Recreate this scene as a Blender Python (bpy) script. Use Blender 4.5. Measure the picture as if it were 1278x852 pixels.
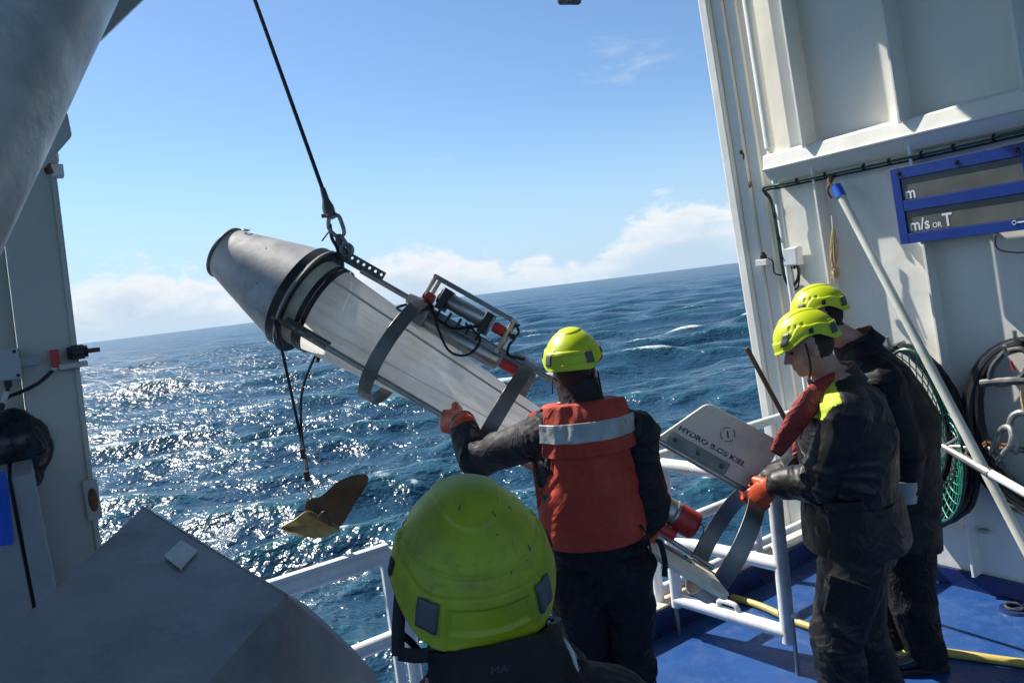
import bpy, bmesh, math, random
import numpy as np
from mathutils import Vector, Matrix, noise
random.seed(7); np.random.seed(7)
D2R = math.radians
for o in list(bpy.data.objects): bpy.data.objects.remove(o)
scene = bpy.context.scene
COL = scene.collection

# ------------------------------------------------------------------ camera
PW, PH, FPX = 1278, 852, 920.0
CAM = Vector((0, 0, 2.08))
PITCH, ROLL = D2R(3.95), D2R(7.0)
cf = Vector((0, math.cos(PITCH), -math.sin(PITCH)))
r0 = Vector((1, 0, 0)); u0 = r0.cross(cf)
cr = math.cos(ROLL)*r0 - math.sin(ROLL)*u0
cu = math.sin(ROLL)*r0 + math.cos(ROLL)*u0
cd = bpy.data.cameras.new('camera'); cam = bpy.data.objects.new('camera', cd); COL.objects.link(cam)
cd.sensor_width = 36; cd.lens = FPX/PW*36; cd.clip_start = 0.05; cd.clip_end = 30000
cam.matrix_world = Matrix(((cr.x, cu.x, -cf.x, CAM.x), (cr.y, cu.y, -cf.y, CAM.y), (cr.z, cu.z, -cf.z, CAM.z), (0, 0, 0, 1)))
scene.camera = cam

# ------------------------------------------------------------------ light and sky
SUN_AZ, SUN_EL = D2R(-51), D2R(47)      # azimuth from +Y, negative = left
sdir = Vector((math.sin(SUN_AZ)*math.cos(SUN_EL), math.cos(SUN_AZ)*math.cos(SUN_EL), math.sin(SUN_EL)))
sl = bpy.data.lights.new('sun', 'SUN'); so = bpy.data.objects.new('sun', sl); COL.objects.link(so)
sl.energy = 5.0; sl.angle = D2R(0.5); sl.color = (1.0, 0.95, 0.87)
so.rotation_euler = sdir.to_track_quat('Z', 'Y').to_euler(); so.location = sdir*40
world = bpy.data.worlds.new('World'); scene.world = world; world.use_nodes = True
SKY_STRENGTH = 0.088
vs = scene.view_settings
vs.view_transform = 'Standard'; vs.look = 'None'; vs.gamma = 1; vs.use_curve_mapping = False; vs.exposure = 0.7
cy = scene.cycles
cy.max_bounces = 6; cy.diffuse_bounces = 4; cy.glossy_bounces = 3; cy.transmission_bounces = 4; cy.caustics_reflective = False; cy.caustics_refractive = False
cy.use_adaptive_sampling = True; cy.adaptive_threshold = 0.02; cy.use_denoising = True

def build_sky():
    nt = world.node_tree; N = nt.nodes; L = nt.links; N.clear()
    def nd(t, **k):
        n = N.new(t)
        for a, b in k.items(): setattr(n, a, b)
        return n
    def mth(op, a, b=None, c=None, clamp=False):
        n = N.new('ShaderNodeMath'); n.operation = op; n.use_clamp = clamp
        for i, x in enumerate((a, b, c)):
            if x is None: continue
            if isinstance(x, (int, float)): n.inputs[i].default_value = x
            else: L.new(x, n.inputs[i])
        return n.outputs[0]
    def mapr(x, a, b, c=0.0, d=1.0):
        n = N.new('ShaderNodeMapRange'); n.interpolation_type = 'SMOOTHSTEP'
        L.new(x, n.inputs[0]); n.inputs[1].default_value = a; n.inputs[2].default_value = b
        n.inputs[3].default_value = c; n.inputs[4].default_value = d
        return n.outputs[0]
    sky = nd('ShaderNodeTexSky', sky_type='NISHITA', sun_disc=False)
    sky.sun_elevation = SUN_EL; sky.sun_rotation = SUN_AZ
    sky.altitude = 0; sky.air_density = 1.0; sky.dust_density = 0.25; sky.ozone_density = 4.5
    tc = nd('ShaderNodeTexCoord'); sep = nd('ShaderNodeSeparateXYZ'); L.new(tc.outputs['Generated'], sep.inputs[0])
    el = mth('MULTIPLY', mth('ARCSINE', sep.outputs[2]), 57.2958)          # degrees
    az = mth('MULTIPLY', mth('ARCTAN2', sep.outputs[0], sep.outputs[1]), 57.2958)
    def cloudvec(sx, sz, off, del_=0.0):
        cv = nd('ShaderNodeCombineXYZ')
        L.new(mth('MULTIPLY', az, sx), cv.inputs[0]); L.new(mth('MULTIPLY', mth('ADD', el, del_), sz), cv.inputs[1]); cv.inputs[2].default_value = off
        return cv.outputs[0]
    def noi(vec, scale, detail, rough=0.55, dist=0.0):
        n = nd('ShaderNodeTexNoise'); L.new(vec, n.inputs['Vector']); n.inputs['Scale'].default_value = scale
        n.inputs['Detail'].default_value = detail; n.inputs['Roughness'].default_value = rough; n.inputs['Distortion'].default_value = dist
        return n.outputs['Fac']
    # cumulus bank low over the horizon: a top line that wanders, billowed by finer noise
    def bank(del_=0.0):
        top = noi(cloudvec(0.062, 0.0, 4.3), 1.0, 2.0)
        bill = noi(cloudvec(0.34, 0.62, 1.7, del_), 1.0, 5.0, 0.58, 0.25)
        def gau(a0, w, h_):
            t = mth('DIVIDE', mth('SUBTRACT', az, a0), w); return mth('MULTIPLY', mth('EXPONENT', mth('MULTIPLY', mth('MULTIPLY', t, t), -1.0)), h_)
        lump = mth('ADD', mth('ADD', gau(-27, 9, 4.0), gau(-7, 7.5, 3.7)), mth('ADD', gau(14, 6.5, 4.6), gau(-60, 14, 4)))
        lump = mth('ADD', lump, mth('ADD', gau(45, 12, 4), mth('ADD', gau(95, 25, 4), gau(-120, 30, 4))))
        base_h = mth('MAXIMUM', lump, mth('MULTIPLY', mth('SUBTRACT', top, 0.45), 12.0))
        base_h = mth('ADD', base_h, 0.7)
        h = mth('ADD', base_h, mth('MULTIPLY', mth('SUBTRACT', bill, 0.5), 6.0))
        return mth('SUBTRACT', h, mth('ADD', el, del_))
    d0 = bank(0.0)
    m = mapr(d0, -0.3, 1.1)
    gaps = mapr(noi(cloudvec(0.10, 0.55, 9.1), 1.0, 5.0, 0.6), 0.36, 0.56)
    m = mth('MULTIPLY', m, mth('ADD', mth('MULTIPLY', gaps, 0.45), 0.55))
    m = mth('MULTIPLY', m, mapr(el, -0.6, 2.6, 0.45, 1.0))
    # thin wisps higher up
    w = noi(cloudvec(0.05, 0.16, 21.0), 1.0, 6.0, 0.6, 0.6)
    wm = mth('MULTIPLY', mapr(w, 0.60, 0.78), mth('MULTIPLY', mapr(el, 4, 8), mapr(el, 40, 18)))
    wm = mth('MULTIPLY', wm, 0.6)
    lit = mapr(mth('SUBTRACT', bank(-0.9), bank(0.35)), 0.2, 2.6)   # brighter crowns
    shade = mapr(d0, 0.2, 4.5)
    cc = nd('ShaderNodeMixRGB'); L.new(mth('MULTIPLY', shade, 0.85), cc.inputs[0])
    k = 0.62/SKY_STRENGTH
    cc.inputs[1].default_value = (0.92*k, 0.95*k, 0.98*k, 1); cc.inputs[2].default_value = (0.52*k, 0.66*k, 0.83*k, 1)
    # horizon haze
    hz = nd('ShaderNodeMixRGB'); L.new(mth('MULTIPLY', mapr(el, 14.0, -1.0), 0.88), hz.inputs[0])
    tint = nd('ShaderNodeMixRGB', blend_type='MULTIPLY'); tint.inputs[0].default_value = 1.0; L.new(sky.outputs[0], tint.inputs[1]); tint.inputs[2].default_value = (0.90, 0.98, 1.02, 1); L.new(tint.outputs[0], hz.inputs[1])
    hz.inputs[2].default_value = (0.50*k, 0.71*k, 0.94*k, 1)
    m1 = nd('ShaderNodeMixRGB'); L.new(m, m1.inputs[0]); L.new(hz.outputs[0], m1.inputs[1]); L.new(cc.outputs[0], m1.inputs[2])
    m2 = nd('ShaderNodeMixRGB'); L.new(wm, m2.inputs[0]); L.new(m1.outputs[0], m2.inputs[1]); m2.inputs[2].default_value = (0.75*k, 0.82*k, 0.9*k, 1)
    bg = nd('ShaderNodeBackground'); bg.inputs[1].default_value = SKY_STRENGTH; L.new(m2.outputs[0], bg.inputs[0])
    out = nd('ShaderNodeOutputWorld'); L.new(bg.outputs[0], out.inputs[0])
build_sky()

# ------------------------------------------------------------------ ship frame
TH = D2R(34)
UX = Vector((math.cos(TH), math.sin(TH), 0)); VX = Vector((-math.sin(TH), math.cos(TH), 0)); ZX = Vector((0, 0, 1))
LEAN = 0.065                                   # the ship's uprights lean outboard a little
def S(u, v, z): return UX*u + VX*v + ZX*z
def SL(u, v, z): return UX*u + VX*(v+LEAN*z) + ZX*z
def ray(x, y): return cf + cr*((x-PW/2)/FPX) - cu*((y-PH/2)/FPX)
def at(x, y, d): return CAM + ray(x, y)*d
def hit(x, y, p0, n):
    v = ray(x, y); return CAM + v*((p0-CAM).dot(n)/v.dot(n))
def onU(x, y, u0_): return hit(x, y, UX*u0_, UX)
def onV(x, y, v0_): return hit(x, y, VX*v0_, VX)
def onZ(x, y, z=0.0): return hit(x, y, Vector((0, 0, z)), ZX)

# ------------------------------------------------------------------ materials
def nodes_of(name):
    m = bpy.data.materials.new(name); m.use_nodes = True
    nt = m.node_tree; b = nt.nodes['Principled BSDF']
    return m, nt, b
def mk(nt, t, **k):
    n = nt.nodes.new(t)
    for a, v in k.items():
        if a.startswith('i_'): n.inputs[a[2:]].default_value = v
        else: setattr(n, a, v)
    return n
def ramp(nt, fac, stops):
    r = nt.nodes.new('ShaderNodeValToRGB'); nt.links.new(fac, r.inputs[0])
    e = r.color_ramp.elements
    while len(e) < len(stops): e.new(0.5)
    for x, (p, c) in zip(e, stops): x.position = p; x.color = c if len(c) == 4 else (*c, 1)
    return r
def noisenode(nt, scale, detail=6, rough=0.6, stretch=None, dist=0.0):
    tc = nt.nodes.new('ShaderNodeTexCoord'); n = nt.nodes.new('ShaderNodeTexNoise')
    src = tc.outputs['Object']
    if stretch:
        mp = nt.nodes.new('ShaderNodeMapping'); nt.links.new(src, mp.inputs[0]); mp.inputs['Scale'].default_value = stretch; src = mp.outputs[0]
    nt.links.new(src, n.inputs['Vector']); n.inputs['Scale'].default_value = scale; n.inputs['Detail'].default_value = detail
    n.inputs['Roughness'].default_value = rough; n.inputs['Distortion'].default_value = dist
    return n
def mixc(nt, fac, a, b):
    n = nt.nodes.new('ShaderNodeMixRGB')
    for i, x in ((0, fac), (1, a), (2, b)):
        if isinstance(x, (int, float)): n.inputs[i].default_value = x
        elif isinstance(x, tuple): n.inputs[i].default_value = (*x[:3], 1)
        else: nt.links.new(x, n.inputs[i])
    return n.outputs[0]
def mat(name, col, rough=0.5, metal=0.0, var=0.2, vscale=4.0, bump=0.0, bscale=80.0, dirt=None, dirt_amt=0.5, dscale=3.0, stretch=None, coat=0.0, spec=0.5, bstretch=None, sheen=0.0, folds=0.0, fscale=9.0):
    m, nt, b = nodes_of(name)
    n1 = noisenode(nt, vscale, 4, 0.6, stretch)
    lo = tuple(c*(1-var) for c in col); hi = tuple(min(1, c*(1+var*0.6)) for c in col)
    c = ramp(nt, n1.outputs['Fac'], [(0.3, lo), (0.7, hi)]).outputs[0]
    if dirt:
        n2 = noisenode(nt, dscale, 5, 0.7, stretch)
        f = ramp(nt, n2.outputs['Fac'], [(0.5, (0, 0, 0)), (0.72, (dirt_amt,)*3)]).outputs[0]
        c = mixc(nt, f, c, dirt)
    nt.links.new(c, b.inputs['Base Color'])
    n3 = noisenode(nt, vscale*2.3, 2, 0.6, stretch)
    rr = ramp(nt, n3.outputs['Fac'], [(0.3, (max(0.02, rough*0.75),)*3), (0.7, (min(1, rough*1.2),)*3)])
    nt.links.new(rr.outputs[0], b.inputs['Roughness'])
    b.inputs['Metallic'].default_value = metal; b.inputs['Coat Weight'].default_value = coat; b.inputs['Specular IOR Level'].default_value = spec
    if sheen: b.inputs['Sheen Weight'].default_value = sheen
    if folds:      # crumpled cloth: sharp creases from a folded noise
        n5 = noisenode(nt, fscale, 3, 0.55, None, 1.1); ab = mk(nt, 'ShaderNodeMath', operation='SUBTRACT'); nt.links.new(n5.outputs['Fac'], ab.inputs[0]); ab.inputs[1].default_value = 0.5
        a2 = mk(nt, 'ShaderNodeMath', operation='ABSOLUTE'); nt.links.new(ab.outputs[0], a2.inputs[0]); pw = mk(nt, 'ShaderNodeMath', operation='POWER'); nt.links.new(a2.outputs[0], pw.inputs[0]); pw.inputs[1].default_value = 0.6
        n6 = noisenode(nt, bscale, 2, 0.6); ad = mk(nt, 'ShaderNodeMath', operation='MULTIPLY_ADD'); nt.links.new(n6.outputs['Fac'], ad.inputs[0]); ad.inputs[1].default_value = 0.06; nt.links.new(pw.outputs[0], ad.inputs[2])
        bp = nt.nodes.new('ShaderNodeBump'); bp.inputs['Strength'].default_value = folds; bp.inputs['Distance'].default_value = 0.035; bp.invert = True
        nt.links.new(ad.outputs[0], bp.inputs['Height']); nt.links.new(bp.outputs[0], b.inputs['Normal'])
    elif bump:
        n4 = noisenode(nt, bscale, 2, 0.6, bstretch); bp = nt.nodes.new('ShaderNodeBump'); bp.inputs['Strength'].default_value = bump; bp.inputs['Distance'].default_value = 0.01
        nt.links.new(n4.outputs['Fac'], bp.inputs['Height']); nt.links.new(bp.outputs[0], b.inputs['Normal'])
    return m

MT = {}
def wallpaint(name, col, rust_amt=1.0, streak=0.25):
    m, nt, b = nodes_of(name)
    big = noisenode(nt, 1.1, 5, 0.6); st = noisenode(nt, 6.0, 6, 0.65, (1, 1, 0.07)); sp = noisenode(nt, 7.0, 9, 0.72)
    c0 = ramp(nt, big.outputs['Fac'], [(0.3, tuple(x*0.90 for x in col)), (0.7, col)]).outputs[0]
    f1 = ramp(nt, st.outputs['Fac'], [(0.52, (0, 0, 0)), (0.8, (streak,)*3)]).outputs[0]
    c1 = mixc(nt, f1, c0, (0.42, 0.36, 0.26))
    f2 = ramp(nt, sp.outputs['Fac'], [(0.70, (0, 0, 0)), (0.76, (0.8*rust_amt,)*3)]).outputs[0]
    c2 = mixc(nt, f2, c1, (0.25, 0.12, 0.05))
    nt.links.new(c2, b.inputs['Base Color']); b.inputs['Roughness'].default_value = 0.38
    bn = noisenode(nt, 2.2, 3, 0.5); bn2 = noisenode(nt, 140, 3, 0.6); ad = mk(nt, 'ShaderNodeMath', operation='MULTIPLY_ADD'); nt.links.new(bn2.outputs['Fac'], ad.inputs[0]); ad.inputs[1].default_value = 0.02; nt.links.new(bn.outputs['Fac'], ad.inputs[2])
    bp = mk(nt, 'ShaderNodeBump', i_Strength=0.5, i_Distance=0.03); nt.links.new(ad.outputs[0], bp.inputs['Height']); nt.links.new(bp.outputs[0], b.inputs['Normal'])
    return m
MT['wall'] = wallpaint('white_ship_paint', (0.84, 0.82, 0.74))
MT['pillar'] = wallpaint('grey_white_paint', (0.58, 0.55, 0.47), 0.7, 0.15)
MT['rail'] = mat('rail_paint', (0.78, 0.79, 0.78), 0.3, var=0.1, dirt=(0.35, 0.2, 0.1), dirt_amt=0.5, dscale=5, bump=0.05, bscale=30)
MT['kerbtop'] = mat('rusty_kerb_paint', (0.62, 0.58, 0.5), 0.5, dirt=(0.45, 0.17, 0.03), dirt_amt=1.0, dscale=2.2)
MT['navy'] = mat('navy_paint', (0.010, 0.022, 0.11), 0.35, var=0.3, dirt=(0.08, 0.08, 0.1), dirt_amt=0.3)
MT['steel'] = mat('stainless', (0.42, 0.40, 0.36), 0.38, 0.9, var=0.3, vscale=9, bump=0.05, bscale=50)
MT['steel_dark'] = mat('dark_steel', (0.16, 0.16, 0.15), 0.45, 0.8, var=0.4, vscale=12)
MT['cone'] = mat('cone_aluminium', (0.40, 0.395, 0.38), 0.55, 0.35, var=0.25, vscale=3.5, dirt=(0.16, 0.15, 0.14), dirt_amt=0.6, dscale=6, bump=0.12, bscale=9)
MT['galv'] = mat('galvanised_grey', (0.46, 0.46, 0.44), 0.42, 0.35, var=0.35, vscale=4, dirt=(0.5, 0.52, 0.5), dirt_amt=0.45, dscale=3, bump=0.25, bscale=25)
MT['bracket'] = mat('bracket_grey', (0.13, 0.14, 0.13), 0.5, 0.5, var=0.3, vscale=15)
MT['black'] = mat('black_rubber', (0.012, 0.012, 0.013), 0.45, var=0.3)
MT['blackgloss'] = mat('black_gloss', (0.01, 0.01, 0.012), 0.22, var=0.2)
MT['hood'] = mat('grey_hood_paint', (0.30, 0.29, 0.275), 0.48, 0.0, var=0.22, vscale=2.4, dirt=(0.10, 0.105, 0.11), dirt_amt=0.7, dscale=3.4, bump=0.08, bscale=6, spec=0.35)
MT['sticker'] = mat('worn_sticker', (0.66, 0.65, 0.60), 0.6, var=0.25, vscale=14, dirt=(0.2, 0.2, 0.19), dirt_amt=0.6, dscale=14)
MT['white_pl'] = mat('white_plastic', (0.72, 0.73, 0.72), 0.4, var=0.08)
MT['box_grey'] = mat('box_grey', (0.45, 0.46, 0.46), 0.45, var=0.1)
MT['net_canvas'] = mat('net_canvas', (0.62, 0.55, 0.4), 0.8, var=0.3, vscale=9)
MT['fin'] = mat('cream_plastic', (0.92, 0.83, 0.64), 0.42, var=0.08, vscale=3, dirt=(0.5, 0.43, 0.32), dirt_amt=0.35, dscale=7)
MT['red_pl'] = mat('red_plastic', (0.55, 0.035, 0.03), 0.4, var=0.25)
MT['orange_rub'] = mat('orange_rubber', (0.72, 0.10, 0.03), 0.38, var=0.35, vscale=14, bump=0.2, bscale=40, dirt=(0.12, 0.05, 0.03), dirt_amt=0.5, dscale=12)
MT['vest'] = mat('orange_vest', (0.50, 0.046, 0.018), 0.75, var=0.25, vscale=5, folds=0.35, fscale=5, bump=0.5, bscale=60, dirt=(0.2, 0.05, 0.03), dirt_amt=0.35, dscale=4)
MT['redvest'] = mat('red_vest', (0.30, 0.030, 0.022), 0.75, var=0.3, vscale=9, folds=0.6, fscale=9, bump=0.5, bscale=40, dirt=(0.08, 0.02, 0.02), dirt_amt=0.6, dscale=9)
MT['reflect'] = mat('reflective_tape', (0.40, 0.41, 0.39), 0.45, 0.2, var=0.25, vscale=9, bump=0.3, bscale=20)
MT['skin'] = mat('skin', (0.50, 0.26, 0.18), 0.5, var=0.15, vscale=20, bump=0.1, bscale=120)
MT['hair'] = mat('dark_hair', (0.018, 0.013, 0.010), 0.6, var=0.4, vscale=60, bump=0.8, bscale=180)
MT['jacket'] = mat('black_jacket', (0.010, 0.010, 0.011), 0.6, var=0.3, vscale=6, bump=0.35, bscale=45, spec=0.25, folds=0.3, fscale=5)
MT['jacket_grey'] = mat('charcoal_jacket', (0.022, 0.020, 0.023), 0.7, var=0.25, vscale=6, bump=0.5, bscale=35, spec=0.3, folds=0.45, fscale=6)
MT['dimprint'] = mat('dim_print', (0.06, 0.06, 0.065), 0.7)
MT['oilskin'] = mat('black_oilskin', (0.009, 0.009, 0.009), 0.50, var=0.2, vscale=5, spec=0.4, folds=0.38, fscale=4.5, bump=0.5, bscale=22, dirt=(0.09, 0.085, 0.075), dirt_amt=0.08, dscale=4)
MT['trouser'] = mat('dark_trousers', (0.008, 0.008, 0.011), 0.65, var=0.3, vscale=6, bump=0.3, bscale=40, spec=0.25, folds=0.6, fscale=7)
MT['lime'] = mat('lime_shell', (0.55, 0.64, 0.012), 0.42, var=0.10, vscale=5, dirt=(0.30, 0.36, 0.02), dirt_amt=0.45, dscale=9)
MT['limeold'] = mat('scuffed_lime_shell', (0.37, 0.42, 0.014), 0.5, var=0.16, vscale=6, dirt=(0.16, 0.15, 0.03), dirt_amt=0.7, dscale=9)
MT['limecloth'] = mat('lime_cloth', (0.56, 0.72, 0.05), 0.8, var=0.25, vscale=12, bump=0.4, bscale=30)
MT['patch'] = mat('grey_patch', (0.085, 0.09, 0.10), 0.55, var=0.15)
MT['strap'] = mat('black_webbing', (0.015, 0.015, 0.016), 0.7, bump=0.3, bscale=150)
MT['rope'] = mat('wire_rope', (0.025, 0.025, 0.03), 0.45, 0.4, var=0.4, vscale=60)
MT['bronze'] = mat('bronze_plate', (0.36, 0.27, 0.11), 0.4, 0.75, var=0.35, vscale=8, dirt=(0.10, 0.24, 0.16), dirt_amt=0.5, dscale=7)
MT['bronze_shade'] = mat('shaded_bronze', (0.10, 0.065, 0.04), 0.45, 0.6, var=0.4, vscale=9, dirt=(0.05, 0.12, 0.09), dirt_amt=0.8, dscale=6)  # bronze darkened in its colour for the wing's shaded inner side
MT['signblue'] = mat('sign_blue', (0.008, 0.036, 0.23), 0.32, var=0.12, vscale=3)
MT['screen'] = mat('dark_screen', (0.11, 0.115, 0.105), 0.35, var=0.25, vscale=5)
MT['letter'] = mat('white_letters', (0.75, 0.76, 0.76), 0.5, var=0.05)
MT['pole'] = mat('pale_pole', (0.60, 0.61, 0.53), 0.42, var=0.2, vscale=4, dirt=(0.3, 0.28, 0.2), dirt_amt=0.4)
MT['netgreen'] = mat('green_net', (0.01, 0.24, 0.17), 0.45, var=0.3, vscale=20)
MT['greencable'] = mat('green_cable', (0.01, 0.07, 0.05), 0.4)
MT['hose'] = mat('yellow_hose', (0.60, 0.47, 0.12), 0.4, var=0.2, vscale=7, dirt=(0.2, 0.15, 0.06), dirt_amt=0.5)
MT['hemp'] = mat('hemp_rope', (0.55, 0.40, 0.20), 0.85, var=0.4, vscale=40)
MT['blue_pl'] = mat('blue_plastic', (0.01, 0.10, 0.55), 0.45)
MT['wood'] = mat('brown_handle', (0.14, 0.075, 0.04), 0.5, var=0.3, vscale=12)
MT['bag'] = mat('black_bag', (0.014, 0.017, 0.022), 0.28, var=0.4, vscale=9, bump=0.6, bscale=14)
MT['rust'] = mat('rust_patch', (0.22, 0.10, 0.04), 0.85, var=0.6, vscale=30, bump=0.6, bscale=60)
MT['cabinet'] = mat('cabinet_paint', (0.36, 0.36, 0.34), 0.45, var=0.12)
MT['roof'] = mat('roof_paint', (0.74, 0.74, 0.72), 0.6, var=0.1)
MT['eye'] = mat('eye', (0.05, 0.03, 0.02), 0.15)
MT['tape'] = mat('white_tape', (0.6, 0.6, 0.58), 0.6)

def net_mat():
    m, nt, b = nodes_of('net_gauze')
    st = noisenode(nt, 5.0, 5, 0.65, (0.16, 5, 5)); bl = noisenode(nt, 3.0, 5, 0.6)
    c = ramp(nt, st.outputs['Fac'], [(0.35, (0.82, 0.80, 0.74)), (0.50, (0.97, 0.96, 0.93))]).outputs[0]
    f = ramp(nt, bl.outputs['Fac'], [(0.52, (0, 0, 0)), (0.75, (0.45,)*3)]).outputs[0]
    c = mixc(nt, f, c, (0.55, 0.46, 0.30))
    nt.links.new(c, b.inputs['Base Color']); b.inputs['Roughness'].default_value = 0.9; b.inputs['Specular IOR Level'].default_value = 0.1
    tr = mk(nt, 'ShaderNodeBsdfTranslucent'); nt.links.new(c, tr.inputs[0]); mx = mk(nt, 'ShaderNodeMixShader'); mx.inputs[0].default_value = 0.74
    nt.links.new(b.outputs[0], mx.inputs[1]); nt.links.new(tr.outputs[0], mx.inputs[2]); tp = mk(nt, 'ShaderNodeBsdfTransparent'); mx2 = mk(nt, 'ShaderNodeMixShader'); mx2.inputs[0].default_value = 0.13; nt.links.new(mx.outputs[0], mx2.inputs[1]); nt.links.new(tp.outputs[0], mx2.inputs[2])
    nt.links.new(mx2.outputs[0], nt.nodes['Material Output'].inputs[0])
    bp = mk(nt, 'ShaderNodeBump', i_Strength=0.5, i_Distance=0.015); nt.links.new(st.outputs['Fac'], bp.inputs['Height']); nt.links.new(bp.outputs[0], b.inputs['Normal'])
    return m
MT['net'] = net_mat()
MT['seam'] = mat('net_seam', (0.78, 0.75, 0.67), 0.8, var=0.3, vscale=6)
def worn_text():
    m, nt, b = nodes_of('worn_navy_print')
    n = noisenode(nt, 38, 4, 0.7)
    c = ramp(nt, n.outputs['Fac'], [(0.50, (0.02, 0.02, 0.11)), (0.60, (0.74, 0.66, 0.51))]).outputs[0]
    nt.links.new(c, b.inputs['Base Color']); b.inputs['Roughness'].default_value = 0.5
    return m
MT['print'] = worn_text()
def deck_mat():
    m, nt, b = nodes_of('blue_deck_paint')
    n1 = noisenode(nt, 1.6, 8, 0.65); n2 = noisenode(nt, 9, 8, 0.7); n3 = noisenode(nt, 3.2, 5, 0.6, None, 1.2)
    c = ramp(nt, n1.outputs['Fac'], [(0.3, (0.013, 0.050, 0.17)), (0.7, (0.021, 0.080, 0.26))]).outputs[0]
    f = ramp(nt, n2.outputs['Fac'], [(0.50, (0, 0, 0)), (0.72, (0.6,)*3)]).outputs[0]
    c = mixc(nt, f, c, (0.075, 0.13, 0.30)); nt.links.new(c, b.inputs['Base Color'])
    n5 = noisenode(nt, 4.3, 9, 0.75); c = mixc(nt, ramp(nt, n5.outputs['Fac'], [(0.64, (0, 0, 0)), (0.70, (0.7,)*3)]).outputs[0], c, (0.05, 0.045, 0.06)); nt.links.new(c, b.inputs['Base Color'])
    rr = ramp(nt, n3.outputs['Fac'], [(0.35, (0.16,)*3), (0.65, (0.5,)*3)]); nt.links.new(rr.outputs[0], b.inputs['Roughness'])
    n4 = noisenode(nt, 110, 4, 0.6); bp = mk(nt, 'ShaderNodeBump', i_Strength=0.25, i_Distance=0.004); nt.links.new(n4.outputs['Fac'], bp.inputs['Height']); nt.links.new(bp.outputs[0], b.inputs['Normal'])
    return m
MT['deck'] = deck_mat()

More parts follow.
